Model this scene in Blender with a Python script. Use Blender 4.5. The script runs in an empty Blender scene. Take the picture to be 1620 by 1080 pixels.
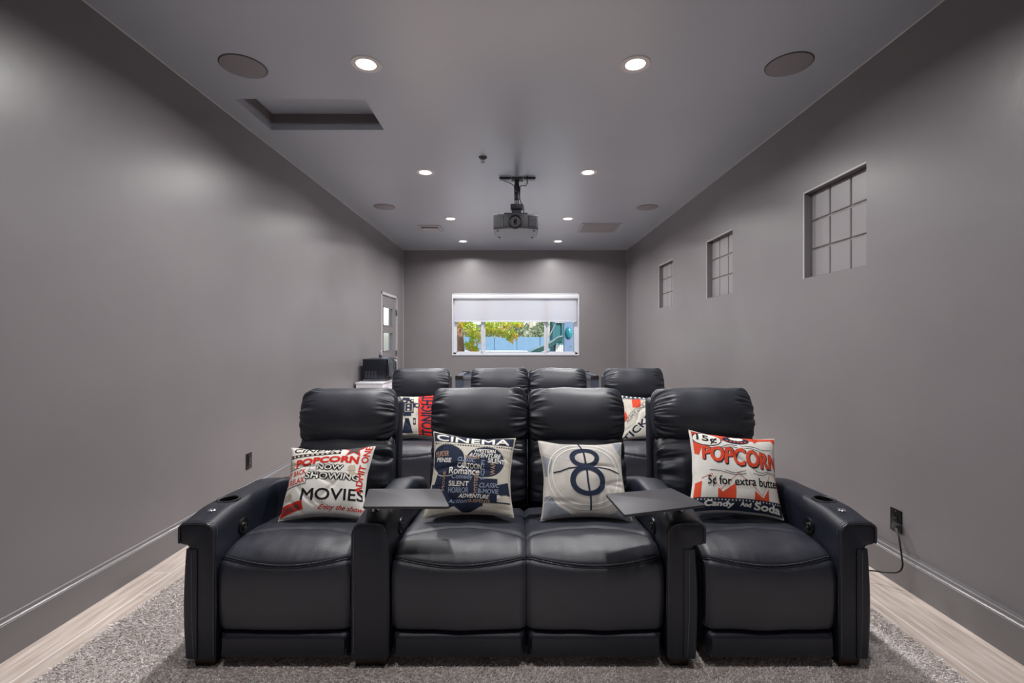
import bpy, bmesh, math, random
from mathutils import Vector, Matrix, noise
random.seed(7)
PI = math.pi
S = bpy.context.scene
COL = S.collection

# ------------------------------------------------------------ camera, world, sun, exposure
CH = 1.45                      # eye height
F = 750.0                      # focal length in pixels of the 1620 wide frame
cam_d = bpy.data.cameras.new('camera'); cam = bpy.data.objects.new('camera', cam_d); COL.objects.link(cam)
cam.location = (0, 0, CH); cam.rotation_euler = (PI/2, 0, 0)
cam_d.sensor_width = 36; cam_d.lens = F/1620*36
cam_d.shift_x = -6/1620; cam_d.shift_y = -6/1620
cam_d.clip_start = 0.05; cam_d.clip_end = 300
S.camera = cam

W = bpy.data.worlds.new('world'); S.world = W; W.use_nodes = True
wn = W.node_tree.nodes; wl = W.node_tree.links
sky = wn.new('ShaderNodeTexSky'); sky.sky_type = 'NISHITA'; sky.sun_disc = False
sky.sun_elevation = math.radians(38); sky.sun_rotation = math.radians(150); sky.dust_density = 2.0
wn['Background'].inputs['Strength'].default_value = 0.27
wl.new(sky.outputs['Color'], wn['Background'].inputs['Color'])
sun_d = bpy.data.lights.new('sun', 'SUN'); sun = bpy.data.objects.new('sun', sun_d); COL.objects.link(sun)
sun_d.energy = 3.8; sun_d.angle = math.radians(0.6); sun_d.color = (1, .95, .86)
sun.rotation_euler = (math.radians(52), 0, math.radians(24))      # light travels away from the house, to the north
LAMP_W = 27.0                 # each recessed lamp
LENS_E = 4.5
S.view_settings.view_transform = 'Standard'; S.view_settings.look = 'None'
S.view_settings.gamma = 1; S.view_settings.use_curve_mapping = False
S.view_settings.exposure = 0.6

# ------------------------------------------------------------ helpers
def lin(c):
    return tuple(((v/255)/12.92 if v/255 <= .04045 else ((v/255+.055)/1.055)**2.4) for v in c)

def at(px, py, d):            # a point seen at a pixel of the photograph, d metres in front of the eye
    return Vector(((px-816)/F*d, d, CH-(py-534)/F*d))

MATS = {}
def mat(name, rgb, rough=.5, metal=0, spec=.5, bump=0, bscale=50, var=0, vscale=8, coat=0, stretch=None, detail=3, obj_random=0, rgb2=None, sheen=0):
    if name in MATS: return MATS[name]
    m = bpy.data.materials.new(name); MATS[name] = m; m.use_nodes = True
    N = m.node_tree.nodes; L = m.node_tree.links; b = N['Principled BSDF']
    c = lin(rgb); b.inputs['Base Color'].default_value = (*c, 1)
    b.inputs['Roughness'].default_value = rough; b.inputs['Metallic'].default_value = metal
    b.inputs['Specular IOR Level'].default_value = spec
    if coat: b.inputs['Coat Weight'].default_value = coat; b.inputs['Coat Roughness'].default_value = .30; b.inputs['Coat IOR'].default_value = 2.15
    if sheen: b.inputs['Sheen Weight'].default_value = sheen
    if bump or var or rgb2:
        tc = N.new('ShaderNodeTexCoord'); mp = N.new('ShaderNodeMapping')
        L.new(tc.outputs['Object'], mp.inputs['Vector'])
        if stretch: mp.inputs['Scale'].default_value = stretch
    if bump:
        nz = N.new('ShaderNodeTexNoise'); nz.inputs['Scale'].default_value = bscale; nz.inputs['Detail'].default_value = detail
        L.new(mp.outputs['Vector'], nz.inputs['Vector'])
        bp = N.new('ShaderNodeBump'); bp.inputs['Strength'].default_value = bump; bp.inputs['Distance'].default_value = .01
        L.new(nz.outputs['Fac'], bp.inputs['Height']); L.new(bp.outputs['Normal'], b.inputs['Normal'])
    if var or rgb2:
        n2 = N.new('ShaderNodeTexNoise'); n2.inputs['Scale'].default_value = vscale; n2.inputs['Detail'].default_value = 4
        L.new(mp.outputs['Vector'], n2.inputs['Vector'])
        r = N.new('ShaderNodeValToRGB')
        r.color_ramp.elements[0].position = .35; r.color_ramp.elements[1].position = .65
        if rgb2: a, z = c, lin(rgb2)
        else: a, z = tuple(v*(1-var) for v in c), tuple(min(1, v*(1+var)) for v in c)
        r.color_ramp.elements[0].color = (*a, 1); r.color_ramp.elements[1].color = (*z, 1)
        L.new(n2.outputs['Fac'], r.inputs['Fac'])
        out = r.outputs['Color']
        if obj_random:
            oi = N.new('ShaderNodeObjectInfo'); hs = N.new('ShaderNodeHueSaturation'); mr = N.new('ShaderNodeMapRange')
            mr.inputs['To Min'].default_value = 1-obj_random; mr.inputs['To Max'].default_value = 1+obj_random
            L.new(oi.outputs['Random'], mr.inputs['Value']); L.new(mr.outputs['Result'], hs.inputs['Value'])
            L.new(out, hs.inputs['Color']); out = hs.outputs['Color']
        L.new(out, b.inputs['Base Color'])
    return m

class MB:
    """collects geometry, then links it as one mesh"""
    def __init__(s): s.v = []; s.f = []
    def add(s, vs, fs):
        o = len(s.v); s.v += [tuple(v) for v in vs]; s.f += [tuple(i+o for i in f) for f in fs]; return s
    def box(s, x0, x1, y0, y1, z0, z1):
        return s.add([(x, y, z) for x in (x0, x1) for y in (y0, y1) for z in (z0, z1)],
                     [(0,1,3,2),(4,6,7,5),(0,4,5,1),(2,3,7,6),(0,2,6,4),(1,5,7,3)])
    def rbox(s, x0, x1, y0, y1, z0, z1, r=.01, seg=2):
        bm = bmesh.new(); bmesh.ops.create_cube(bm, size=1)
        for v in bm.verts: v.co = Vector(((x0+x1)/2+v.co.x*(x1-x0), (y0+y1)/2+v.co.y*(y1-y0), (z0+z1)/2+v.co.z*(z1-z0)))
        bmesh.ops.bevel(bm, geom=list(bm.edges), offset=r, segments=seg, profile=.5, affect='EDGES')
        bm.verts.index_update(); s.add([v.co[:] for v in bm.verts], [[v.index for v in f.verts] for f in bm.faces]); bm.free(); return s
    def prism(s, pts, z0, z1, axis='z'):
        n = len(pts)
        def P(a, b, c): return {'z': (a, b, c), 'y': (a, c, b), 'x': (c, a, b)}[axis]
        return s.add([P(a, b, z0) for a, b in pts]+[P(a, b, z1) for a, b in pts],
                     [tuple(range(n))[::-1], tuple(range(n, 2*n))]+[(i, (i+1) % n, n+(i+1) % n, n+i) for i in range(n)])
    def tube(s, pts, r, n=8, closed=False):
        pts = [Vector(p) for p in pts]; k = len(pts); rs = r if isinstance(r, (list, tuple)) else [r]*k
        vs = []; up = None
        for i, p in enumerate(pts):
            a = pts[(i-1) % k] if (closed or i > 0) else p
            b = pts[(i+1) % k] if (closed or i < k-1) else p
            t = (b-a).normalized() if (b-a).length > 1e-9 else Vector((0, 0, 1))
            if up is None: up = Vector((0, 0, 1)) if abs(t.z) < .9 else Vector((1, 0, 0))
            x = t.cross(up)
            if x.length < 1e-6: x = t.cross(Vector((0, 1, 0.01)))
            x.normalize(); y = x.cross(t).normalized(); up = y
            for j in range(n):
                an = 2*PI*j/n; vs.append(p+x*math.cos(an)*rs[i]+y*math.sin(an)*rs[i])
        fs = []
        for i in range(k if closed else k-1):
            for j in range(n):
                fs.append((i*n+j, i*n+(j+1) % n, ((i+1) % k)*n+(j+1) % n, ((i+1) % k)*n+j))
        if not closed: fs += [tuple(range(n))[::-1], tuple((k-1)*n+j for j in range(n))]
        return s.add(vs, fs)
    def lathe(s, prof, c=(0,0,0), axis='z', n=24):   # prof: (radius, height) pairs
        c = Vector(c); vs = []
        for r, h in prof:
            for j in range(n):
                a = 2*PI*j/n; q = (math.cos(a)*r, math.sin(a)*r)
                v = {'z': (q[0], q[1], h), 'y': (q[0], h, q[1]), 'x': (h, q[0], q[1])}[axis]
                vs.append(c+Vector(v))
        fs = [(i*n+j, i*n+(j+1) % n, (i+1)*n+(j+1) % n, (i+1)*n+j) for i in range(len(prof)-1) for j in range(n)]
        if prof[0][0] > 1e-6: fs.append(tuple(range(n))[::-1])
        if prof[-1][0] > 1e-6: fs.append(tuple((len(prof)-1)*n+j for j in range(n)))
        return s.add(vs, fs)
    def grid(s, nu, nv, f, wrap_v=False, cap=False):
        vs = [f(i/nu, j/nv) for i in range(nu+1) for j in range(nv if wrap_v else nv+1)]
        m = nv if wrap_v else nv+1; fs = []
        for i in range(nu):
            for j in range(nv):
                j2 = (j+1) % m if wrap_v else j+1
                fs.append((i*m+j, (i+1)*m+j, (i+1)*m+j2, i*m+j2))
        if cap: fs += [tuple(range(m))[::-1], tuple(nu*m+j for j in range(m))]
        return s.add(vs, fs)
    def build(s, name, m, parent=None, smooth=None, org=None, kind=None, fix=True):
        me = bpy.data.meshes.new(name)
        o = Vector(org) if org is not None else (parent['_o'] if parent is not None and '_o' in parent else None)
        if o is not None: o = Vector(o)
        vs = [tuple(Vector(v)-o) for v in s.v] if o is not None else s.v
        me.from_pydata(vs, [], s.f); me.materials.append(m)
        if fix:
            bm = bmesh.new(); bm.from_mesh(me); bmesh.ops.recalc_face_normals(bm, faces=list(bm.faces)); bm.to_mesh(me); bm.free()
        if smooth is not None:
            me.polygons.foreach_set('use_smooth', [True]*len(me.polygons))
            if smooth > 0: me.set_sharp_from_angle(angle=math.radians(smooth))
        ob = bpy.data.objects.new(name, me); COL.objects.link(ob)
        if org is not None and parent is None: ob.location = org
        if parent is not None:
            ob.parent = parent
            if '_o' in parent and org is None: pass
        if kind: ob['kind'] = kind
        return ob

ORG = {}
def thing(name, label, cat, loc=(0,0,0), group=None, kind=None):
    o = bpy.data.objects.new(name, None); COL.objects.link(o); o.location = loc; o.empty_display_size = .1
    o['label'] = label; o['category'] = cat
    if group: o['group'] = group
    if kind: o['kind'] = kind
    ORG[o.name] = Vector(loc)
    return o
def tag(o, label, cat, group=None, kind=None):
    o['label'] = label; o['category'] = cat
    if group: o['group'] = group
    if kind: o['kind'] = kind
    return o
def part(name, mb, m, root, smooth=None, kind=None, **k):
    """part of a thing whose base is at ORG[root]; geometry given in world coordinates"""
    r = root
    while r.parent is not None: r = r.parent
    o = ORG.get(r.name, Vector((0,0,0)))
    mb2 = MB(); mb2.v = [tuple(Vector(v)-o) for v in mb.v]; mb2.f = mb.f
    ob = mb2.build(name, m, None, smooth, None, kind, **k); ob.parent = root
    return ob
def struct(name, mb, m, smooth=None, parent=None):
    o = mb.build(name, m, parent, smooth)
    if parent is None: o['kind'] = 'structure'
    return o

def slab(axis, p0, p1, a0, a1, b0, b1, holes):
    """a wall / ceiling sheet with rectangular holes; no inner faces"""
    A = sorted({a0, a1, *[h[0] for h in holes], *[h[1] for h in holes]}); B = sorted({b0, b1, *[h[2] for h in holes], *[h[3] for h in holes]})
    def solid(i, j):
        if i < 0 or j < 0 or i >= len(A)-1 or j >= len(B)-1: return False
        a = (A[i]+A[i+1])/2; b = (B[j]+B[j+1])/2
        return not any(h[0] < a < h[1] and h[2] < b < h[3] for h in holes)
    def P(p, a, b): return {'x': (p, a, b), 'y': (a, p, b), 'z': (a, b, p)}[axis]
    m = MB()
    for i in range(len(A)-1):
        for j in range(len(B)-1):
            if not solid(i, j): continue
            x0, x1, y0, y1 = A[i], A[i+1], B[j], B[j+1]
            for p in (p0, p1): m.add([P(p, x0, y0), P(p, x1, y0), P(p, x1, y1), P(p, x0, y1)], [(0,1,2,3)])
            for (di, dj, q) in ((-1,0,((x0,y0),(x0,y1))), (1,0,((x1,y0),(x1,y1))), (0,-1,((x0,y0),(x1,y0))), (0,1,((x0,y1),(x1,y1)))):
                if not solid(i+di, j+dj):
                    m.add([P(p0,*q[0]), P(p0,*q[1]), P(p1,*q[1]), P(p1,*q[0])], [(0,1,2,3)])
    bm = bmesh.new(); me = bpy.data.meshes.new('tmp'); me.from_pydata(m.v, [], m.f); bm.from_mesh(me)
    bmesh.ops.remove_doubles(bm, verts=list(bm.verts), dist=1e-5); bm.verts.index_update()
    r = MB().add([v.co[:] for v in bm.verts], [[v.index for v in f.verts] for f in bm.faces]); bm.free(); bpy.data.meshes.remove(me)
    return r
def sm(x, a, b):
    t = max(0, min(1, (x-a)/(b-a))); return t*t*(3-2*t)

# ------------------------------------------------------------ materials
M_wall = mat('wall_paint', (121,117,119), .36, spec=.5, bump=.10, bscale=9, var=.03, vscale=1.6, detail=6)
M_ceil = mat('ceiling_paint_bounce_lit', (166,173,186), .45, spec=.6, coat=1, bump=.05, bscale=5, var=.03, vscale=1.2, detail=6)  # same paint as the walls, colour lightened to stand in for bounced light
M_base = mat('baseboard_paint', (112,109,111), .27, spec=.5)
M_grout = mat('grout', (238,230,224), .8)
M_plank = mat('pale_wood_tile', (190,174,163), .42, var=.09, vscale=4.0, bump=.05, bscale=30, stretch=(9,.8,1), obj_random=.06, rgb2=(222,209,200))
M_white = mat('white_vinyl', (192,193,199), .35)
M_blind_box = mat('white_cassette', (198,199,205), .4)
M_glass = bpy.data.materials.new('clear_glass'); M_glass.use_nodes = True
def _glass(m, tint=(1,1,1), mixf=.06):
    N = m.node_tree.nodes; L = m.node_tree.links; N.remove(N['Principled BSDF'])
    t = N.new('ShaderNodeBsdfTransparent'); t.inputs['Color'].default_value = (*tint, 1)
    g = N.new('ShaderNodeBsdfGlossy'); g.inputs['Roughness'].default_value = .02
    mx = N.new('ShaderNodeMixShader'); mx.inputs['Fac'].default_value = mixf
    L.new(t.outputs[0], mx.inputs[1]); L.new(g.outputs[0], mx.inputs[2]); L.new(mx.outputs[0], N['Material Output'].inputs['Surface'])
_glass(M_glass)
M_blind = bpy.data.materials.new('blind_fabric'); M_blind.use_nodes = True
def _blind(m, c, k):
    N = m.node_tree.nodes; L = m.node_tree.links; N.remove(N['Principled BSDF'])
    t = N.new('ShaderNodeBsdfTranslucent'); t.inputs['Color'].default_value = (*lin(c), 1)
    g = N.new('ShaderNodeBsdfDiffuse'); g.inputs['Color'].default_value = (*lin(c), 1)
    mx = N.new('ShaderNodeMixShader'); mx.inputs['Fac'].default_value = k
    L.new(t.outputs[0], mx.inputs[1]); L.new(g.outputs[0], mx.inputs[2]); L.new(mx.outputs[0], N['Material Output'].inputs['Surface'])
_blind(M_blind, (216,213,218), .45)
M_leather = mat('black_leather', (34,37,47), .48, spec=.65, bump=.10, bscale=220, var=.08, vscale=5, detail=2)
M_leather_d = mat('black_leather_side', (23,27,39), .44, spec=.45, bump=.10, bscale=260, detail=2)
M_pipe = mat('leather_piping', (34,36,46), .28)
M_stitch = mat('stitch_thread', (112,114,126), .7)
M_under = mat('black_dust_cloth', (10,10,12), .9)
M_foot = mat('espresso_wood', (40,22,20), .35)
M_black = mat('black_plastic', (16,16,18), .35)
M_dark = mat('dark_plastic', (52,52,57), .45)
M_chrome = mat('chrome', (200,202,208), .18, metal=1)
M_tray = mat('tray_laminate', (52,51,56), .5, bump=.04, bscale=400)
M_steel = mat('brushed_steel', (150,152,158), .35, metal=1)

# ------------------------------------------------------------ room shell
XL, XR, ZC, YB, YF = -2.31, 2.285, 3.25, 9.73, -1.6
WIN = (-1.31, 1.30, 1.088, 2.36)
DOOR = (8.16, 9.22, 0.0, 2.235)
NICHES = [(3.09, 3.755), (5.0, 5.665), (6.9, 7.565)]
HATCH = (-2.12, -1.142, 3.575, 4.11)
struct('wall_back', slab('y', YB, YB+.16, XL-.16, XR+.16, -.1, ZC+.14, [WIN]), M_wall)
struct('wall_front', slab('y', YF-.16, YF, XL-.16, XR+.16, -.1, ZC+.14, []), M_wall)
struct('wall_left', slab('x', XL-.16, XL, YF, YB, -.1, ZC+.14, [DOOR]), M_wall)
struct('wall_right', slab('x', XR, XR+.16, YF, YB, -.1, ZC+.14, [(a, b, 1.92, 2.59) for a, b in NICHES]), M_wall)
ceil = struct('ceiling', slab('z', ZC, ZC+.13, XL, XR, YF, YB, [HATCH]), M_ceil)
hx0, hx1, hy0, hy1 = HATCH
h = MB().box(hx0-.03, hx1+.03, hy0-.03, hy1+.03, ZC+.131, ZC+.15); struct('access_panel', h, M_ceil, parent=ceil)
h = MB().box(hx0, hx1, hy1-.02, hy1-.001, ZC+.055, ZC+.13); struct('hatch_stop', h, mat('hatch_wood', (104,98,98), .6), parent=ceil)
struct('hatch_stop', MB().box(hx0+.001, hx0+.02, hy0, hy1-.02, ZC+.055, ZC+.13), MATS['hatch_wood'], parent=ceil)

# floor and its tiles
floor = struct('floor', MB().box(XL-.16, XR+.16, YF-.16, YB+.16, -.12, -.0006), M_grout)
cuts = [-2.31]+[-2.126+.2569*i for i in range(17)]+[2.285]
pm = {}
for c in range(len(cuts)-1):
    x0, x1 = cuts[c]+.0025, cuts[c+1]-.0025
    if c == 0: joint = 2.93
    elif c == 1: joint = 2.68
    else: joint = 2.93-((c*.43) % 1.22)
    if c == 17: joint = 1.9
    if c == 16: joint = 1.72
    y = joint-1.22*4
    w = round(x1-x0, 4)
    while y < YB:
        a, b = max(y+.002, YF), min(y+1.22-.002, YB)
        if b-a > .05:
            key = (w, round(b-a, 4))
            if key not in pm:
                me_ob = MB().rbox(0, w, 0, b-a, -.008, 0, .0012, 1).build('plank', M_plank); pm[key] = me_ob.data
                ob = me_ob
            else:
                ob = bpy.data.objects.new('plank', pm[key]); COL.objects.link(ob)
            ob.location = (x0, a, 0); ob.parent = floor
        y += 1.22

# skirting boards with a stepped cap
def skirt(name, x, s, y0, y1, th):
    # s=+1: wall on the low x side
    pr = [(0,0),(th,0),(th,.160),(th-.0025,.163),(th-.0025,.167),(th-.008,.172),(th-.0115,.180),(th-.0115,.186),(th-.0165,.192),(th-.018,.196),(0,.196)]
    pts = [(x+s*a, z) for a, z in pr]
    m = MB(); n = len(pts)
    m.add([(a, y0, z) for a, z in pts]+[(a, y1, z) for a, z in pts], [tuple(range(n)), tuple(range(n, 2*n))[::-1]]+[(i, (i+1) % n, n+(i+1) % n, n+i) for i in range(n)])
    return struct(name, m, M_base)
skirt('baseboard_left', XL, 1, YF, 8.1, .018)
skirt('baseboard_left', XL, 1, 9.29, YB-.02, .018)
skirt('baseboard_right', XR, -1, YF, YB-.02, .040)
m = MB().box(XL+.02, XR-.04, YB-.018, YB, 0, .165).box(XL+.02, XR-.04, YB-.010, YB, .165, .195); struct('baseboard_back', m, M_base)

M_caulk = mat('caulk_paint', (176,174,176), .35)
def bead(name, a, b, u, v, r=.0045):
    a, b, u, v = map(Vector, (a, b, u, v)); m = MB()
    m.add([a, a+u*r, a+v*r, b, b+u*r, b+v*r], [(0,1,2),(3,5,4),(0,3,4,1),(1,4,5,2),(2,5,3,0)]); return struct(name, m, M_caulk)
bead('trim_2', (XL,YF,ZC), (XL,YB,ZC), (1,0,0), (0,0,-1)); bead('trim_3', (XR,YF,ZC), (XR,YB,ZC), (-1,0,0), (0,0,-1))
bead('trim_4', (XL,YB,ZC), (XR,YB,ZC), (0,-1,0), (0,0,-1)); bead('trim_5', (XL,YB,.2), (XL,YB,ZC), (1,0,0), (0,-1,0)); bead('trim_6', (XR,YB,.2), (XR,YB,ZC), (-1,0,0), (0,-1,0))

# ------------------------------------------------------------ back window
win = struct('window_1', MB().box(WIN[0], WIN[1], YB+.10, YB+.15, WIN[2], WIN[2]+.055).box(WIN[0], WIN[1], YB+.10, YB+.15, WIN[3]-.055, WIN[3])
    .box(WIN[0], WIN[0]+.07, YB+.10, YB+.15, WIN[2], WIN[3]).box(WIN[1]-.07, WIN[1], YB+.10, YB+.15, WIN[2], WIN[3]), M_white)
# returns painted white around the opening
r = MB().box(WIN[0], WIN[1], YB-.012, YB+.10, WIN[2], WIN[2]+.022).box(WIN[0], WIN[1], YB-.006, YB+.10, WIN[3]-.012, WIN[3])
r.box(WIN[0], WIN[0]+.022, YB-.006, YB+.10, WIN[2], WIN[3]).box(WIN[1]-.022, WIN[1], YB-.006, YB+.10, WIN[2], WIN[3])
struct('window_frame', r, M_white, parent=win)
xa, xb = at(765.5, 0, YB+.12).x, at(863.5, 0, YB+.12).x
for xc in (xa, xb):
    struct('mullion', MB().box(xc-.036, xc-.002, YB+.085, YB+.115, WIN[2]+.05, WIN[3]-.05).box(xc+.0, xc+.030, YB+.115, YB+.145, WIN[2]+.05, WIN[3]-.05), M_white, parent=win)
for a, b in ((WIN[0]+.07, xa-.03), (xa+.03, xb-.03), (xb+.03, WIN[1]-.07)):
    struct('window_pane', MB().box(a, b, YB+.127, YB+.131, WIN[2]+.05, WIN[3]-.05), M_glass, parent=win)
for a, b in ((WIN[0]+.07, xa-.04), (xb+.032, WIN[1]-.07)):    # sash frames of the sliders
    t = .02; z0, z1 = WIN[2]+.055, WIN[3]-.055
    struct('sash', MB().box(a, a+t, YB+.10, YB+.125, z0, z1).box(b-t, b, YB+.10, YB+.125, z0, z1).box(a, b, YB+.10, YB+.125, z0, z0+t).box(a, b, YB+.10, YB+.125, z1-t, z1), M_white, parent=win)
bl = thing('roller_blind', 'white roller blind half lowered over the back window', 'blind', (0, YB+.04, 2.3))
part('cassette', MB().rbox(WIN[0]+.022, WIN[1]-.022, YB+.002, YB+.075, WIN[3]-.105, WIN[3]-.013, .006), M_blind_box, bl, 30)
part('fabric', MB().grid(30, 16, lambda u, v: (WIN[0]+.05+u*(WIN[1]-WIN[0]-.10), YB+.045+.0015*math.sin(u*9+v*3), WIN[3]-.10-v*(WIN[3]-.10-1.785))), M_blind, bl, 0)
part('bottom_bar', MB().rbox(WIN[0]+.05, WIN[1]-.05, YB+.038, YB+.052, 1.775, 1.795, .005), M_blind_box, bl, 30)

# ------------------------------------------------------------ the three glass block windows
M_block = mat('painted_glass_block', (138,134,136), .36, bump=.03, bscale=9)
M_joint = mat('painted_joint', (116,112,113), .4)
for k, (a, b) in enumerate(NICHES):
    wj = struct('window_%d' % (k+2), MB().box(XR+.066, XR+.12, a, b, 1.92, 2.59), M_joint)
    n = 3; g = .014; wy = (b-a)/n; wz = .67/n
    trim = MB().box(XR-.003, XR+.004, a-.006, b+.006, 2.587, 2.599).box(XR-.0025, XR+.004, b-.001, b+.012, 1.915, 2.599)
    struct('reveal_bead', trim, M_caulk, parent=wj)
    blk = None
    for i in range(n):
        for j in range(n):
            if blk is None:
                o = MB().rbox(-.032, .03, g/2, wy-g/2, g/2, wz-g/2, .007, 2).build('glass_block', M_block); blk = o.data
            else:
                o = bpy.data.objects.new('glass_block', blk); COL.objects.link(o)
            o.location = (XR+.088, a+i*wy, 1.92+j*wz); o.parent = wj

# ------------------------------------------------------------ side door at the far left
dr = struct('door_1', slab('x', XL-.07, XL-.022, DOOR[0]+.03, DOOR[1]-.03, .005, DOOR[3]-.03,
    [(8.34, 8.94, z, z+.325) for z in (.31, .765, 1.215, 1.67)]), mat('door_paint', (120,116,118), .4))
for z in (.31, .765, 1.215, 1.67):
    struct('door_pane', MB().box(XL-.050, XL-.042, 8.34, 8.94, z, z+.325), M_glass, parent=dr)
    g = MB()
    for (y0, y1, z0, z1) in ((8.325,8.345,z-.012,z+.337), (8.935,8.955,z-.012,z+.337), (8.325,8.955,z-.012,z+.006), (8.325,8.955,z+.319,z+.337)): g.box(XL-.0225, XL-.016, y0, y1, z0, z1)
    struct('glazing_bead', g, MATS['door_paint'], parent=dr)
for z in (.3, 1.15, 1.93):
    hg = MB().box(XL-.024, XL-.004, 9.185, 9.193, z-.05, z+.05).lathe([(.008,-.055),(.008,.055)], (XL+.004, 9.19, z)); struct('hinge', hg, M_steel, parent=dr)
lv = MB().lathe([(.026,0),(.026,.010),(.011,.012),(.011,.05)], (XL-.023, 8.24, 1.0), 'x').rbox(XL+.018, XL+.032, 8.23, 8.36, .99, 1.01, .004); struct('door_handle', lv, M_steel, 40, parent=dr)
cs = MB().box(XL-.16, XL+.003, 8.145, 8.19, 0, 2.25).box(XL-.16, XL+.003, 9.195, 9.235, 0, 2.25).box(XL-.16, XL+.003, 8.145, 9.235, 2.205, 2.25)
struct('trim_1', cs, M_caulk)

# ------------------------------------------------------------ ceiling fittings
M_lens = bpy.data.materials.new('lamp_lens'); M_lens.use_nodes = True
_b = M_lens.node_tree.nodes['Principled BSDF']; _b.inputs['Emission Color'].default_value = (1,.90,.80,1); _b.inputs['Emission Strength'].default_value = LENS_E
M_ltrim = mat('lamp_trim', (226,222,222), .4)
rows = [(3.12, 'nearest the camera'), (5.16, 'level with the projector'), (7.17, 'beyond the projector'), (8.85, 'closest to the back wall'),
        (1.09, 'added unseen above the camera as dim fill')]  # last pair is out of view, added as dim fill light
for (yy, where) in rows:
    for (xx, sd) in ((-.985, 'left'), (.787, 'right')):
        t = thing('ceiling_light', 'round recessed ceiling light, %s row, %s one of the pair %s' % (sd, sd, where), 'light', (xx, yy, ZC), 'recessed ceiling lights')
        part('light_trim', MB().lathe([(.064,.0),(.064,-.004),(.074,-.007),(.096,-.006),(.101,-.001),(.101,.0)], (xx, yy, ZC), n=40), M_ltrim, t, 40)
        part('light_lens', MB().lathe([(.0001,-.0032),(.064,-.0032),(.064,-.001)], (xx, yy, ZC), n=40), M_lens, t, 0)
        ld = bpy.data.lights.new('lamp', 'AREA'); ld.shape = 'DISK'; ld.size = .12; ld.energy = LAMP_W*(.38 if yy < 2 else 1); ld.color = (1, .98, .972); ld.spread = math.radians(160)
        lo = bpy.data.objects.new('lamp', ld); COL.objects.link(lo); lo.parent = t; lo.location = (0, 0, -.009)

M_grille = mat('speaker_grille', (146,142,146), .65, bump=.4, bscale=700)
for (px, py, lab) in ((385,105,'round ceiling speaker grille near the camera, above the attic hatch on the left'), (1248,102,'round ceiling speaker grille near the camera on the right'),
                 (608,327,'small looking round speaker grille at the far left of the ceiling'), (1024,328,'small looking round speaker grille at the far right of the ceiling')):
    d = (ZC-CH)*F/(534-py); xx = (px-816)/F*d
    t = thing('ceiling_speaker', lab, 'speaker', (xx, d, ZC), 'ceiling speakers')
    part('grille', MB().lathe([(.0001,-.007),(.134,-.007),(.138,-.005),(.138,-.001)], (xx, d, ZC), n=48), M_grille, t, 40)
    part('rim', MB().lathe([(.139,0),(.139,-.004),(.144,-.003),(.145,0)], (xx, d, ZC), n=48), mat('speaker_rim', (60,57,58), .5), t, 40)

# supply register
x0, x1, y0, y1 = -1.575, -1.215, 7.60, 8.02
t = thing('ceiling_vent', 'small slatted air vent on the ceiling left of the projector', 'vent', ((x0+x1)/2, y0, ZC))
M_vent = mat('vent_paint', (176,173,176), .4)
part('frame', slab('z', ZC-.012, ZC-.0005, x0, x1, y0, y1, [(x0+.04, x1-.04, y0+.05, y1-.05)]), M_vent, t)
part('backing', MB().box(x0+.04, x1-.04, y0+.05, y1-.05, ZC-.0115, ZC-.001), M_black, t)  # black plate, its bare near strip stands in for the frame lip's shadow
n = 12
for i in range(n):
    xx = x0+.055+(x1-x0-.11)*i/(n-1)
    part('slat', MB().prism([(xx-.009, ZC-.020), (xx+.003, ZC-.0116), (xx+.006, ZC-.0116), (xx-.006, ZC-.020)], y0+.13, y1-.055, 'y'), M_vent, t)
# return grille
x0, x1, y0, y1 = 1.04, 1.68, 7.45, 8.07
t = thing('ceiling_vent', 'large square return air grille on the ceiling right of the projector', 'vent', ((x0+x1)/2, y0, ZC))
part('frame', slab('z', ZC-.014, ZC-.0005, x0, x1, y0, y1, [(x0+.035, x1-.035, y0+.035, y1-.035)]), M_vent, t)
part('backing', MB().box(x0+.03, x1-.03, y0+.03, y1-.03, ZC-.013, ZC-.001), mat('vent_dark', (22,21,22), .7), t)
g = MB()
for i in range(29):
    xx = x0+.035+(x1-x0-.07)*i/28; g.box(xx-.003, xx+.003, y0+.075, y1-.035, ZC-.0145, ZC-.013)
for i in range(29):
    yy = y0+.065+(y1-y0-.10)*i/28; g.box(x0+.035, x1-.035, yy-.0035, yy+.0035, ZC-.0143, ZC-.013)
part('grid', g, M_vent, t, kind='stuff')

# sprinkler
sx, sy = -.328, 4.73
t = thing('fire_sprinkler', 'small pendent fire sprinkler on the ceiling left of the projector mount', 'sprinkler', (sx, sy, ZC))
part('escutcheon', MB().lathe([(.042,0),(.042,-.004),(.030,-.016),(.012,-.02),(.0001,-.02)], (sx, sy, ZC)), M_dark, t, 40)
part('frame', MB().tube([(sx-.014,sy,ZC-.018),(sx-.016,sy,ZC-.035),(sx,sy,ZC-.052)], .003, 6).tube([(sx+.014,sy,ZC-.018),(sx+.016,sy,ZC-.035),(sx,sy,ZC-.052)], .003, 6).tube([(sx,sy,ZC-.018),(sx,sy,ZC-.05)], .0028, 6), M_steel, t, 40)
part('deflector', MB().lathe([(.0001,-.056),(.022,-.056),(.022,-.052),(.0001,-.052)], (sx, sy, ZC), n=16), M_steel, t, 40)

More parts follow.
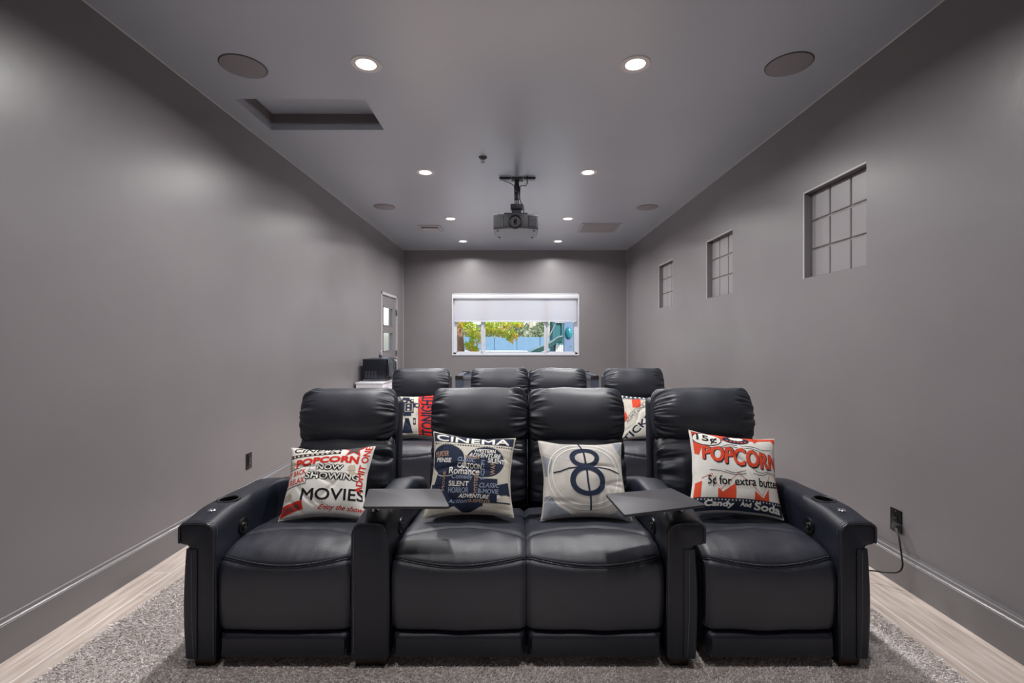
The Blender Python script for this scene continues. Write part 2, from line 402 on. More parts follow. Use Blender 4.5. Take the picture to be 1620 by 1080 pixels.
# ------------------------------------------------------------ projector and its mount
M_pbody = mat('projector_body', (70,70,76), .42, bump=.05, bscale=300)
M_pdark = mat('projector_panel', (48,48,53), .5)
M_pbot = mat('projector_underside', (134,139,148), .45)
pr = thing('projector', 'dark grey home cinema projector hanging from the ceiling pole', 'projector', (0, 5.37, 2.63))
foot = [(-.245,5.165),(-.13,5.12),(0,5.10),(.13,5.12),(.245,5.165),(.245,5.50),(.225,5.60),(.11,5.68),(0,5.70),(-.11,5.68),(-.225,5.60),(-.245,5.50)]
bm = bmesh.new(); vs = [bm.verts.new((a, b, 2.636)) for a, b in foot]+[bm.verts.new((a, b, 2.787)) for a, b in foot]; n = len(foot)
bm.faces.new(vs[:n][::-1]); bm.faces.new(vs[n:])
for i in range(n): bm.faces.new((vs[i], vs[(i+1) % n], vs[n+(i+1) % n], vs[n+i]))
bmesh.ops.bevel(bm, geom=[e for e in bm.edges if abs(e.verts[0].co.z-e.verts[1].co.z) < .01], offset=.009, segments=3, affect='EDGES', profile=.5)
bm.verts.index_update(); q = MB().add([v.co[:] for v in bm.verts], [[v.index for v in f.verts] for f in bm.faces]); bm.free()
part('housing', q, M_pbody, pr, 35)
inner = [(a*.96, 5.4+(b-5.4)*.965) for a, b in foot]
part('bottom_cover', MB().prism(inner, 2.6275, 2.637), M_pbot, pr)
for (a, b) in ((-.2,5.22),(.2,5.22),(-.19,5.56),(.19,5.56)): part('foot', MB().lathe([(.011,0),(.012,-.008),(.008,-.010)], (a, b, 2.628), n=12), M_dark, pr, 40)
part('top_hump', MB().prism([(-.20,5.24),(.20,5.24),(.18,5.60),(-.18,5.60)], 2.785, 2.815).prism([(-.13,5.27),(.13,5.27),(.12,5.55),(-.12,5.55)], 2.815, 2.838), M_pdark, pr)
lr = part('lens_ring', MB().lathe([(.046,.02),(.058,-.008),(.072,-.012),(.075,-.006),(.075,.03)], (-.006, 5.105, 2.698), 'y', 40), M_black, pr, 40)
part('lens_barrel', MB().lathe([(.057,.01),(.055,-.006),(.044,-.012),(.038,-.004),(.030,.0),(.028,-.004),(.022,-.002),(.0001,.001)], (-.006, 5.105, 2.698), 'y', 40), mat('lens_barrel_grey', (140,140,146), .3, metal=.4), pr, 40)
part('lens_glass', MB().lathe([(.021,-.0035),(.014,-.0075),(.0001,-.009)], (-.006, 5.105, 2.698), 'y', 32), mat('lens_dark', (26,14,14), .08), pr, 0)
def front_y(x): # front face depth
    x = abs(x); return 5.10+(.02*x/.13 if x < .13 else .02+.045*(x-.13)/.115)
for sgn in (-1, 1):
    a, b = (.135, .238); m_ = MB()
    m_.add([(sgn*a, front_y(a)-.002, 2.655), (sgn*b, front_y(b)-.002, 2.655), (sgn*b, front_y(b)-.002, 2.775), (sgn*a, front_y(a)-.002, 2.775),
            (sgn*a, front_y(a)+.004, 2.655), (sgn*b, front_y(b)+.004, 2.655), (sgn*b, front_y(b)+.004, 2.775), (sgn*a, front_y(a)+.004, 2.775)],
           [(0,1,2,3),(7,6,5,4),(0,4,5,1),(1,5,6,2),(2,6,7,3),(3,7,4,0)])
    pn = part('front_panel', m_, M_pdark, pr)
    if sgn == 1:
        for i in range(9):
            z = 2.664+i*.0125; s_ = MB()
            s_.add([(x, front_y(x)-d_, zz) for d_ in (.002,.005) for zz in (z, z+.005) for x in (.142,.232)], [(0,1,3,2),(4,6,7,5),(0,2,6,4),(1,5,7,3),(2,3,7,6),(0,4,5,1)])
            part('grille_slat', s_, M_pbody, pr)
    else:
        s_ = MB()
        for (x, z, w_, h_) in ((-.222,2.668,.012,.03),(-.205,2.668,.010,.045),(-.190,2.668,.010,.038),(-.216,2.70,.022,.006),(-.196,2.72,.018,.006),(-.174,2.668,.012,.022),(-.185,2.758,.006,.006),(-.165,2.752,.006,.006)):
            y = front_y(x)-.0035; s_.box(x, x+w_, y-.001, y+.004, z, z+h_)
        part('panel_marks', s_, mat('print_grey', (120,120,126), .5), pr, kind='stuff')
mt = thing('projector_mount', 'dark ceiling pole mount with plate and arms holding the projector', 'mount', (.014, 5.37, ZC))
part('bracket', MB().rbox(-.060, .082, 5.32, 5.42, 2.897, 2.955, .008).box(-.045, .06, 5.33, 5.41, 2.838, 2.897), M_dark, mt, 35)
for xx in (-.008, .010, .028): part('rod', MB().lathe([(.0075,2.95),(.0075,3.03)], (xx, 5.37, 0), n=12), M_dark, mt, 40)
part('pole', MB().lathe([(.030,3.015),(.031,3.02),(.031,3.145),(.034,3.15),(.034,3.158),(.028,3.165),(.024,3.20),(.030,3.235),(.0001,3.236)], (.012, 5.37, 0), n=24), M_dark, mt, 40)
for z in (3.05, 3.10): part('screw', MB().lathe([(.006,0),(.006,-.004),(.0001,-.005)], (.0, 5.341, z), 'y', 10), M_chrome, mt, 40)
part('ceiling_plate', MB().rbox(-.05, .085, 5.31, 5.43, ZC-.016, ZC-.002, .004), M_dark, mt, 35)
for (a, b) in ((-.185,-.055),(.09,.22)):
    ar = part('plate_arm', MB().rbox(a, b, 5.32, 5.42, ZC-.008, ZC-.001, .002), M_steel, mt, 35)
    part('arm_lip', MB().box(a, b, 5.312, 5.322, ZC-.022, ZC-.001), M_dark, ar)
    for k in range(3): part('slot', MB().rbox(a+.02+k*.035, a+.045+k*.035, 5.36, 5.375, ZC-.0095, ZC-.008, .0005, 1), M_black, ar)
part('strut', MB().tube([(-.16,5.36,ZC-.015),(-.06,5.36,ZC-.055),(-.015,5.36,ZC-.085)], .006, 8), M_steel, mt, 40)
cb = MB().tube([(.128,5.27,ZC+.0),(.128,5.28,ZC-.04),(.128,5.30,ZC-.075),(.112,5.33,ZC-.092),(.085,5.35,ZC-.085),(.06,5.36,ZC-.082),(.047,5.37,ZC-.10),(.046,5.37,ZC-.2),(.046,5.37,3.02),(.055,5.36,2.985),(.085,5.37,2.955),(.092,5.39,2.90),(.085,5.42,2.83),(.07,5.45,2.80)], .005, 8)
tag(cb.build('projector_cable', M_black, None, 40), 'thin black cable running down the projector pole', 'cable')

# ------------------------------------------------------------ recliners
def resample(pts, n):
    pts = [Vector(p) for p in pts]; out = []
    k = len(pts)
    for i in range(n+1):
        x = i/n*(k-1); j = min(int(x), k-2); t = x-j
        p0 = pts[max(j-1, 0)]; p1 = pts[j]; p2 = pts[j+1]; p3 = pts[min(j+2, k-1)]
        out.append(.5*((2*p1)+(-p0+p2)*t+(2*p0-5*p1+4*p2-p3)*t*t+(-p0+3*p1-3*p2+p3)*t**3))
    return out
SEATP = [(0,2.058,.168),(0,2.046,.24),(0,2.042,.33),(0,2.047,.41),(0,2.068,.465),(0,2.115,.500),(0,2.19,.520),(0,2.29,.523),(0,2.42,.508),(0,2.56,.495),(0,2.70,.480)]
_sp = resample(SEATP, 400)
_acc = [0]
for a, b in zip(_sp, _sp[1:]): _acc.append(_acc[-1]+(b-a).length)
SL = _acc[-1]
def seat_at(l):               # point and outward normal on the centre profile at arc length l
    l = max(0, min(SL, l)); i = 0
    lo, hi = 0, 400
    while lo < hi:
        md = (lo+hi)//2
        if _acc[md] < l: lo = md+1
        else: hi = md
    i = max(1, min(lo, 400)); t = (l-_acc[i-1])/max(1e-9, _acc[i]-_acc[i-1])
    p = _sp[i-1].lerp(_sp[i], t); a = _sp[max(i-4, 0)]; b = _sp[min(i+3, 400)]
    tg = (b-a).normalized(); n = Vector((0, -tg.z, tg.y))
    return p, n
def seat_len_for_z(z):
    for i, p in enumerate(_sp):
        if p.z >= z: return _acc[i]
    return SL*.3
L_MID, L_EDGE = seat_len_for_z(.443), seat_len_for_z(.482)
def l_seam(t): return L_MID+(L_EDGE-L_MID)*abs(t)**2.0
def l_arc(t):
    y = 2.30-.085*t*t
    for i, p in enumerate(_sp):
        if p.y >= y and p.z > .49: return _acc[i]
    return SL*.6
_arc = {i: l_arc(i/40) for i in range(-41, 42)}
def larc(t):
    x = max(-40, min(39.999, t*40)); i = math.floor(x); return _arc[i]*(1-(x-i))+_arc[i+1]*(x-i)

def seat_surf(xc, hw, l, t, seed, pinch=True, extra=0):
    p, n = seat_at(l)
    a = abs(t)
    off = -.016*sm(a, .90, 1.0)**1.5 - .010*a*a
    if pinch:
        off -= .008*math.exp(-((l-l_seam(t))/.007)**2)
        off -= .009*math.exp(-((l-larc(t))/.012)**2)
        k = math.exp(-max(0, abs(l-l_seam(t)))/.045)   # puckers running away from the seam
        off += .0050*k*noise.noise((t*15+seed, l*3, seed))
        off += .006*noise.noise((t*2.2+seed*1.7, l*4.5, seed))*(1-a**4)
        # soft folds on the top
        if p.z > .49: off += .003*noise.noise((t*4+seed, l*12, seed+9))
    off += extra
    x = xc+hw*t
    q = Vector((x, p.y, p.z))+n*off
    return q

def dashes(pts, ln=.0065, gap=.0045, r=.0011):
    m = MB(); pts = [Vector(p) for p in pts]; d = 0; nxt = 0
    for a, b in zip(pts, pts[1:]):
        seg = (b-a).length
        if seg < 1e-6: continue
        t = (b-a)/seg
        while nxt < d+seg:
            s0 = a+t*(nxt-d); m.tube([s0, s0+t*min(ln, .02)], r, 4); nxt += ln+gap
        d += seg
    return m

def roll(xc, hw, yc, zc, hd, hh, tilt, seed, expo=2.5, puck=.10, nu=64, nv=150, crease=None, w0=.50, endp=7, zend=.55):
    """a stuffed leather cushion lying across x, pleated towards its ends"""
    ct, st = math.cos(tilt), math.sin(tilt)
    def f(u, v):
        t = (2*u-1); s_ = 1-abs(t)
        t = math.copysign(1-(s_**1.7), t)            # denser towards the ends
        a = abs(t); th = 2*PI*v
        c, s = math.cos(th), math.sin(th)
        py = math.copysign(abs(c)**(2/expo), c); pz = math.copysign(abs(s)**(2/expo), s)
        end = max(0, 1-a**endp)**(1/2.4)
        w = sm(a, w0, .97)
        ph = th*3.1
        ns = noise.noise((math.cos(th)*6.0+seed*3.1, math.sin(th)*6.0+seed, t*.9+seed))
        n2 = noise.noise((math.cos(th)*11+seed, math.sin(th)*11-seed, t*1.4+5*seed))
        n4 = noise.noise((math.cos(th)*3+seed, math.sin(th)*3, t*1.6-seed))
        w2 = sm(a, w0+.22*n4, 1.0)
        rad = 1+puck*w2*(1.1*ns+.8*n2)-puck*1.1*w2*abs(n2)-puck*.6*w2*max(0, .25-abs(ns))
        n3 = noise.noise((t*2.0+seed, py*1.2+seed, pz*1.5)); rad += .045*n3*(1-w)
        ey = hd*py*rad*(.35+.65*end)*(1-.20*a**3); ez = hh*pz*rad*(zend+(1-zend)*end)*(1-.03*a**3)
        if crease:
            for (zz, dp, wd, full) in crease:
                if c < 0:
                    k = math.exp(-((ez-zz-.02*(1-a))/wd)**2)*(full+(1-full)*sm(a, .35, .9)); ey += dp*k
        x = xc+hw*t*(1-.012*abs(pz)**3)
        return Vector((x, yc+ey*ct+ez*st, zc+ez*ct-ey*st))
    return MB().grid(nu, nv, f, wrap_v=True, cap=True), f

def cut_holes(ob, cutters):
    """bore real recesses into a mesh, baked"""
    objs = []
    for mb in cutters:
        c = mb.build('cutter', M_black); objs.append(c)
        md = ob.modifiers.new('b', 'BOOLEAN'); md.operation = 'DIFFERENCE'; md.solver = 'EXACT'; md.object = c
    bpy.context.view_layer.update()
    dg = bpy.context.evaluated_depsgraph_get()
    me = bpy.data.meshes.new_from_object(ob.evaluated_get(dg), depsgraph=dg)
    ob.modifiers.clear(); old = ob.data; ob.data = me
    bpy.data.meshes.remove(old)
    for c in objs:
        m_ = c.data; bpy.data.objects.remove(c); bpy.data.meshes.remove(m_)

def make_arm(root, xi, sg, wc, wp, seed):
    """xi = inner face, sg = outward direction"""
    over = wp > wc+.01
    def ztop(y):
        return .640+.022*sm(y, 2.05, 2.22)-.012*sm(y, 2.3, 2.6)-.075*sm(y, 2.62, 2.98)
    def outline(y, k=0):          # k: inset
        zt = ztop(y); o = []
        o.append((0+k, .052+k)); o.append((0+k, .30)); o.append((0+k, zt-.060)); o.append((.003+k, zt-.038)); o.append((.012+k, zt-.017-k*.5)); o.append((.026+k, zt-.004-k)); o.append((.045, zt-k))
        o.append((wp*.55, zt+.003-k))
        if over:
            o += [(wp-.03, zt-k), (wp-.012-k, zt-.004-k), (wp-.002-k, zt-.014-k), (wp-k, zt-.03), (wp-k, zt-.078), (wp-.004-k, zt-.090+k), (wp-.016-k, zt-.097+k), (wc+.004, zt-.099+k), (wc-k, zt-.106), (wc-k, .30), (wc-k, .052+k)]
        else:
            o += [(wp-.045, zt-k), (wp-.026-k, zt-.004-k), (wp-.012-k, zt-.017-k), (wp-.003-k, zt-.038), (wp-k, zt-.060), (wp-k, zt-.1), (wp-k, zt-.11), (wp-k, .40), (wp-k, .34), (wp-k, .30), (wp-k, .052+k)]
        return o
    secs = [(2.055,.012),(2.0515,.006),(2.053,.002),(2.058,0)]
    secs = [(2.050,.010),(2.052,.004),(2.057,0)]+[(2.057+.9*i/26, 0) for i in range(1, 27)]+[(2.96,.004),(2.965,.014)]
    vs = []; n = len(outline(2.1))
    for (y, k) in secs:
        for i, (a, z) in enumerate(outline(y, k)):
            dy = 0
            pk = 0
            if z > .5 and y < 2.16: pk = .006*noise.noise((a*75+seed, z*75, seed))*math.exp(-(y-2.055)/.05)
            puff = .004*math.sin(PI*min(1, max(0, (z-.05)/.55))) if k == 0 and (i <= 2) else 0
            vs.append((xi+sg*(a-puff), y+dy, z+pk))
    fs = [(i*n+j, i*n+(j+1) % n, (i+1)*n+(j+1) % n, (i+1)*n+j) for i in range(len(secs)-1) for j in range(n)]
    fs += [tuple(range(n))[::-1], tuple((len(secs)-1)*n+j for j in range(n))]
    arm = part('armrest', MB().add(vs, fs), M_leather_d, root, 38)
    o = ORG[root.name]
    xm = xi+sg*wp*.52
    cup_y, sock_y = 2.285, 2.158
    zt = ztop(cup_y)
    cut1 = MB().lathe([(.040,zt-.07),(.043,zt+.05)], (xm, cup_y, 0), n=28); cut2 = MB().lathe([(.011,ztop(sock_y)-.04),(.011,zt+.05)], (xm, sock_y, 0), n=16)
    for c_ in (cut1, cut2): c_.v = [tuple(Vector(v)-o) for v in c_.v]
    arm.location = o; 
    for c_ in (cut1, cut2): c_.v = [tuple(Vector(v)+o) for v in c_.v]
    arm.parent = None
    cut_holes(arm, [cut1, cut2])
    arm.parent = root; arm.location = (0, 0, 0)
    arm.data.polygons.foreach_set('use_smooth', [True]*len(arm.data.polygons)); arm.data.set_sharp_from_angle(angle=math.radians(38))
    # cup holder
    part('cup_holder', MB().lathe([(.0001,zt-.066),(.0385,zt-.066),(.0405,zt+.002),(.044,zt+.0055),(.051,zt+.005),(.053,zt+.001),(.050,zt-.001),(.0425,zt-.002),(.0405,zt-.068),(.0001,zt-.068)], (xm, cup_y, 0), n=36), M_black, root, 40)
    z2 = ztop(sock_y)
    part('socket', MB().lathe([(.0065,z2-.03),(.0065,z2+.003),(.009,z2+.0055),(.015,z2+.0045),(.018,z2+.001),(.0155,z2-.001),(.0105,z2-.002),(.0095,z2-.03)], (xm, sock_y, 0), n=20), M_chrome, root, 40)
    # control dial on the inner side
    ctl = part('control_dial', MB().lathe([(.0001,-.010),(.016,-.009),(.020,-.004),(.024,-.005),(.032,-.010),(.037,-.008),(.038,.004)], (xi+(.0 if sg > 0 else 0), 2.262, .545), 'x', 32) if sg > 0 else
               MB().lathe([(.0001,.010),(.016,.009),(.020,.004),(.024,.005),(.032,.010),(.037,.008),(.038,-.004)], (xi, 2.262, .545), 'x', 32), M_black, root, 40)
    for dz in (-.008, .008): part('button', MB().rbox(xi-sg*.012-.002, xi-sg*.012+.002, 2.254, 2.270, .545+dz-.005, .545+dz+.005, .0015, 1), M_dark, ctl)
    # piping round the front outline
    ol = outline(2.052, .004)
    if over: path = ol[1:14]; path = [(ol[0][0], .06)]+path
    else: path = [(ol[3][0], ol[3][1])]+ol[4:11]
    pts = [(xi+sg*a, 2.049, z) for a, z in path]
    pts = resample(pts, 50)
    part('piping', MB().tube(pts, .0048, 8), M_pipe, root, 60)
    st = [(xi+sg*a, 2.071, z+.0007 if z > .6 else z) for a, z in (outline(2.071)[2:11] if over else outline(2.071)[3:10])]
    part('stitching', dashes(resample([(x_-sg*.0006, y_, z_) for x_, y_, z_ in st], 60)), M_stitch, root, None, 'stuff')
    if over:
        m = MB()
        zo0, zo1 = .056, ztop(2.1)-.118
        def f(u, v):
            z = zo0+(zo1-zo0)*v
            b_ = wc+.004+.016*math.sin(PI*(.15+.75*v))
            if u < .5: a = wc-.040+(b_-wc+.040)*(u*2)**.6; y = 2.046+.004*(u*2)**6
            else: a = b_; y = 2.052+(.88)*(u-.5)*2
            return (xi+sg*a, y, z)
        m.grid(16, 12, f)
        m.add([f(1,0), f(1,1), (xi+sg*(wc-.04), 2.93, zo1), (xi+sg*(wc-.04), 2.93, zo0)], [(0,1,2,3)])
        for v in (0, 1): m.add([f(i/16, v) for i in range(17)]+[(xi+sg*(wc-.045), 2.93, zo0 if v == 0 else zo1)], [tuple(range(18))])
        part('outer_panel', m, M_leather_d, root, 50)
        part('stitching', dashes([(xi+sg*(wc-.026), 2.0445, zo0+.01), (xi+sg*(wc-.018), 2.0445, zo0+.2), (xi+sg*(wc-.018), 2.0445, zo1-.01)]), M_stitch, root, None, 'stuff')
    else:
        part('stitching', dashes([(xi+sg*(wp-.012), 2.0488, .08), (xi+sg*(wp-.012), 2.0488, ztop(2.06)-.03)]), M_stitch, root, None, 'stuff')
    for yy in (2.075, 2.83):
        part('foot', MB().add([(xi+sg*a, y, z) for z, e in ((.052,0),(0.0,.008)) for a in (.012+e, wc-.004-e) for y in (yy+e, yy+.09-e)], [(0,1,3,2),(4,6,7,5),(0,4,5,1),(2,3,7,6),(0,2,6,4),(1,5,7,3)]), M_foot, root)

def make_recliner(label, s0, s1, b0, b1, arm, seed, group):
    xc = (s0+s1)/2; root = thing('recliner', label, 'recliner', (xc, 2.5, 0), group)   # lifted onto the rug below
    hw = (s1-s0)/2
    NT, NL = 44, 30
    def ring(t): return l_seam(t)
    # footrest panel
    def ff(u, v):
        t = 2*u-1; l = (l_seam(t)-.002)*v; q = seat_surf(xc, hw, l, t, seed)
        if v < .04: q.y += .006
        return q
    def skirted(f, nu, nv, back):
        m = MB().grid(nu, nv, f)
        for e in (0, 1):          # side walls
            a = [f(e, j/nv) for j in range(nv+1)]; b = [Vector((p.x-(.004 if e else -.004), p.y+back[0], max(p.z-back[1], .05))) for p in a]
            k = len(a); m.add(a+b, [(j, j+1, k+j+1, k+j) for j in range(k-1)])
        return m
    m = skirted(ff, NT, 22, (.06, .0)); lo = [ff(i/NT, 0) for i in range(NT+1)]; k = len(lo)
    m.add(lo+[Vector((p.x, 2.115, p.z+.004)) for p in lo], [(j, j+1, k+j+1, k+j) for j in range(k-1)])
    part('footrest', m, M_leather, root, 60)
    def fs(u, v):
        t = 2*u-1; l = l_seam(t)+.002+(SL-l_seam(t)-.002)*v; return seat_surf(xc, hw, l, t, seed)
    part('seat', skirted(fs, NT, 60, (.0, .07)), M_leather, root, 60)
    pts = [seat_surf(xc, hw, l_seam(t), t, seed, extra=.0035) for t in [-.985+1.97*i/60 for i in range(61)]]
    part('piping', MB().tube(pts, .0030, 6), M_pipe, root, 60)
    for dl in (.011,):
        pts = [seat_surf(xc, hw, l_seam(t)+dl, t, seed, extra=.0006) for t in [-.96+1.92*i/80 for i in range(81)]]
        part('stitching', dashes(pts), M_stitch, root, None, 'stuff')
    pts = [seat_surf(xc, hw, larc(t), t, seed, extra=.0012) for t in [-.93+1.86*i/60 for i in range(61)]]
    part('piping', MB().tube(pts, .0016, 6), M_pipe, root, 60)
    # kick panel
    def fk(u, v):
        t = 2*u-1; a = PI*(v)
        z = .052+.104*v; y = 2.062-.006*math.sin(PI*v)**.5+.03*sm(abs(t), .93, 1)**2+(.02*sm(v, .85, 1))**1
        return Vector((xc+hw*t*.985, y, z+.0015*noise.noise((t*4, seed, v*2))))
    m = MB().grid(30, 12, fk); bk = [(fk(0,0).x, fk(1,0).x)]
    x0_, x1_ = bk[0]
    top = [fk(i/30, 1) for i in range(31)]; m.add(top+[Vector((p.x, 2.13, p.z)) for p in top], [(j, j+1, 32+j, 31+j) for j in range(30)])
    bot = [fk(i/30, 0) for i in range(31)]; m.add(bot+[Vector((p.x, 2.13, p.z)) for p in bot], [(j, j+1, 32+j, 31+j) for j in range(30)])
    for e in (0, 1):
        c = [fk(e, j/12) for j in range(13)]; m.add(c+[Vector((p.x, 2.13, p.z)) for p in c], [(j, j+1, 14+j, 13+j) for j in range(12)])
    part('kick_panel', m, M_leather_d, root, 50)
    part('stitching', dashes([fk(.975, .05)+Vector((0,-.001,0)), fk(.975, .95)+Vector((0,-.001,0))]).add(*((lambda q: (q.v, q.f))(dashes([fk(.025, .05)+Vector((0,-.001,0)), fk(.025, .95)+Vector((0,-.001,0))])))), M_stitch, root, None, 'stuff')
    part('frame', MB().box(s0+.001, s1-.001, 2.13, 2.86, .06, .425), M_under, root)
    # back
    bc = (b0+b1)/2; bw = (b1-b0)/2
    m, f1 = roll(bc, bw-.006, 2.822, .640, .108, .212, .20, seed+.3, expo=2.6, puck=.17, crease=[(.085, .030, .020, .02)], w0=.48, endp=12, zend=.8)
    part('backrest', m, M_leather, root, 0)
    m, f2 = roll(bc, bw+.000, 2.888, .968, .108, .168, .20, seed+1.9, expo=2.12, puck=.24, w0=.56, endp=8, zend=.50)
    part('headrest', m, M_leather, root, 0)
    # upholstered shell behind
    sh = MB().rbox(b0+.001, b1-.001, 2.86, 3.0, .10, 1.06, .03, 3)
    for i, v in enumerate(sh.v): sh.v[i] = (v[0], v[1]+(v[2]-.1)*.07, v[2])
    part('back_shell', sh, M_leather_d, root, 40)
    for e in (-1, 1):              # welts down the sides of the back
        xx = bc+e*(bw-.0125)
        pts = resample([(xx, 2.845, .50), (xx+e*.003, 2.86, .62), (xx+e*.004, 2.875, .75), (xx+e*.003, 2.885, .84), (xx+e*.006, 2.895, .93), (xx+e*.004, 2.915, 1.03), (xx-e*.012, 2.94, 1.085)], 40)
        part('piping', MB().tube(pts, .0042, 8), M_pipe, root, 60)
    make_arm(root, *arm, seed)
    root.location.z = .009
    return root

def copy_thing(o, dx, dy, label, group):
    def cp(a, par):
        c = a.copy(); COL.objects.link(c)
        if par is not None: c.parent = par
        for k in list(a.children): cp(k, c)
        return c
    c = cp(o, None); c.location = o.location+Vector((dx, dy, 0)); c['label'] = label; c['group'] = group
    return c

G1 = 'black recliners in the front row'; G2 = 'black recliners in the back row'
R1 = make_recliner('black leather recliner at the left end of the front row', -1.298, -.722, -1.298, -.720, (-1.302, -1, .115, .157), 1.0, G1)
R2 = make_recliner('front row black leather recliner left of centre, behind the left tray', -.542, .0455, -.510, .0710, (-.552, -1, .162, .162), 2.0, G1)
R3 = make_recliner('front row black leather recliner right of centre, left of the angled tray', .0475, .645, .0745, .655, (.657, 1, .110, .165), 3.0, G1)
R4 = make_recliner('black leather recliner at the right end of the front row', .830, 1.397, .828, 1.432, (1.402, 1, .112, .158), 4.0, G1)
DX, DY = .057, 1.90
for o, lab in ((R1, 'black leather recliner at the left end of the back row, beside the white cabinet'), (R2, 'back row black leather recliner under the left half of the window'),
               (R3, 'back row black leather recliner under the right half of the window'), (R4, 'black leather recliner at the right end of the back row, by the right wall')):
    copy_thing(o, DX, DY, lab, G2)

# ------------------------------------------------------------ swivel trays
def make_tray(label, quad, post, z=.735):
    t = thing('tray_table', label, 'tray', (post[0], post[1], .665), 'swivel trays on the front row')
    bm = bmesh.new(); th = .012
    lo = [bm.verts.new((x, y, z-th)) for x, y in quad]; hi = [bm.verts.new((x, y, z)) for x, y in quad]
    bm.faces.new(lo[::-1]); bm.faces.new(hi)
    for i in range(4): bm.faces.new((lo[i], lo[(i+1) % 4], hi[(i+1) % 4], hi[i]))
    bmesh.ops.bevel(bm, geom=[e for e in bm.edges if abs(e.verts[0].co.z-e.verts[1].co.z) > .005], offset=.012, segments=4, affect='EDGES', profile=.5)
    bmesh.ops.bevel(bm, geom=[e for e in bm.edges if abs(e.verts[0].co.z-e.verts[1].co.z) < .001], offset=.002, segments=2, affect='EDGES', profile=.5)
    bm.verts.index_update(); q = MB().add([v.co[:] for v in bm.verts], [[v.index for v in f.verts] for f in bm.faces]); bm.free()
    part('tray_top', q, M_tray, t, 30)
    px, py = post
    part('post', MB().lathe([(.0055,.645),(.0055,.69),(.009,.692),(.009,.724)], (px, py, 0), n=16), M_dark, t, 40)
    part('swivel_plate', MB().lathe([(.03,.7165),(.03,.7225),(.0001,.7225)], (px, py, 0), n=20), M_black, t, 40)
    return t
make_tray('flat dark tray table on the console left of the heart shaped print pillow', [(-.649,2.01),(-.281,2.01),(-.3565,2.247),(-.698,2.247)], (-.636, 2.158))
make_tray('flat dark tray table turned at an angle beside the number eight pillow', [(.439,1.915),(.8155,2.032),(.740,2.256),(.411,2.173)], (.743, 2.158))

# ------------------------------------------------------------ printed pillows
def txt(s, cx, cy, w, h, rot=0, bold=0, shear=0, warp=None, space=1):
    """lettering fitted into a w x h box around (cx, cy) in pillow units"""
    cu = bpy.data.curves.new('t', 'FONT'); cu.body = s; cu.shear = shear; cu.space_character = space; cu.resolution_u = 3
    cu.dimensions = '2D'; cu.fill_mode = 'BOTH'
    ob = bpy.data.objects.new('t', cu); COL.objects.link(ob)
    me = bpy.data.meshes.new_from_object(ob)
    vs = [(v.co.x, v.co.y) for v in me.vertices]; fs = [tuple(p.vertices) for p in me.polygons]
    bpy.data.objects.remove(ob); bpy.data.curves.remove(cu); bpy.data.meshes.remove(me)
    bold *= .36
    x0 = min(a for a, b in vs); x1 = max(a for a, b in vs); y0 = min(b for a, b in vs); y1 = max(b for a, b in vs)
    out = []; F2 = []; c, sn = math.cos(math.radians(rot)), math.sin(math.radians(rot))
    sh = [(0, 0)] if not bold else [(bold*math.cos(PI*k/4), bold*math.sin(PI*k/4)) for k in range(8)]
    for dx, dy in sh:
        o = len(out); F2 += [tuple(i+o for i in f) for f in fs]
        for a, b in vs:
            u = (a-x0)/(x1-x0)-.5; v = (b-y0)/(y1-y0)-.5
            x, y = u*(w-2*bold), v*(h-2*bold)
            if warp: x, y = warp(u*2, v*2, x, y)
            x += dx; y += dy
            out.append((cx+x*c-y*sn, cy+x*sn+y*c))
    return out, F2
def poly(pts): return list(pts), [tuple(range(len(pts)))]
def rect(x0, x1, y0, y1, rot=0):
    cx, cy = (x0+x1)/2, (y0+y1)/2; c, s = math.cos(math.radians(rot)), math.sin(math.radians(rot))
    return [(cx+(a-cx)*c-(b-cy)*s, cy+(a-cx)*s+(b-cy)*c) for a, b in ((x0,y0),(x1,y0),(x1,y1),(x0,y1))], [(0,1,2,3)]
def ell(cx, cy, rx, ry, n=36): return [(cx+rx*math.cos(2*PI*i/n), cy+ry*math.sin(2*PI*i/n)) for i in range(n)], [tuple(range(n))]
def ring2(cx, cy, rx, ry, w, n=48):
    v = [(cx+r*rx_*math.cos(2*PI*i/n), cy+r*ry_*math.sin(2*PI*i/n)) for (r, rx_, ry_) in ((1,rx,ry),(1,rx-w,ry-w)) for i in range(n)]
    return v, [(i, (i+1) % n, n+(i+1) % n, n+i) for i in range(n)]
def line(pts, w):
    pts = [Vector(p) for p in pts]; v = []
    for i, p in enumerate(pts):
        t = (pts[min(i+1, len(pts)-1)]-pts[max(i-1, 0)]).normalized(); n = Vector((-t.y, t.x)); v += [tuple(p+n*w/2), tuple(p-n*w/2)]
    return v, [(2*i, 2*i+1, 2*i+3, 2*i+2) for i in range(len(pts)-1)]
def curve2(pts, w, n=14):
    return line([(p.x, p.y) for p in [Vector((q.x, q.y)) for q in resample([(a, b, 0) for a, b in pts], n)]], w)
def star(cx, cy, r, k=.42, rot=90): return poly([(cx+(r if i % 2 == 0 else r*k)*math.cos(math.radians(rot+36*i)), cy+(r if i % 2 == 0 else r*k)*math.sin(math.radians(rot+36*i))) for i in range(10)])
def blob(cx, cy, r, seed):
    rnd = random.Random(seed); o = []
    for i in range(5): a = 2*PI*i/5+rnd.random(); o.append(ell(cx+r*.55*math.cos(a), cy+r*.55*math.sin(a), r*.5, r*.5, 12))
    return o

def fabric(name, rgb, worn=0, rgb2=None):
    return mat(name, rgb, .85, spec=.2, bump=.15, bscale=500, var=worn, vscale=18 if not rgb2 else 6, rgb2=rgb2, detail=2)
C_OFF = (222,219,212); C_NAVY = (38,46,66); C_RED = (205,52,42); C_ORG = (214,78,52); C_BLK = (34,32,36); C_TAN = (190,176,156)

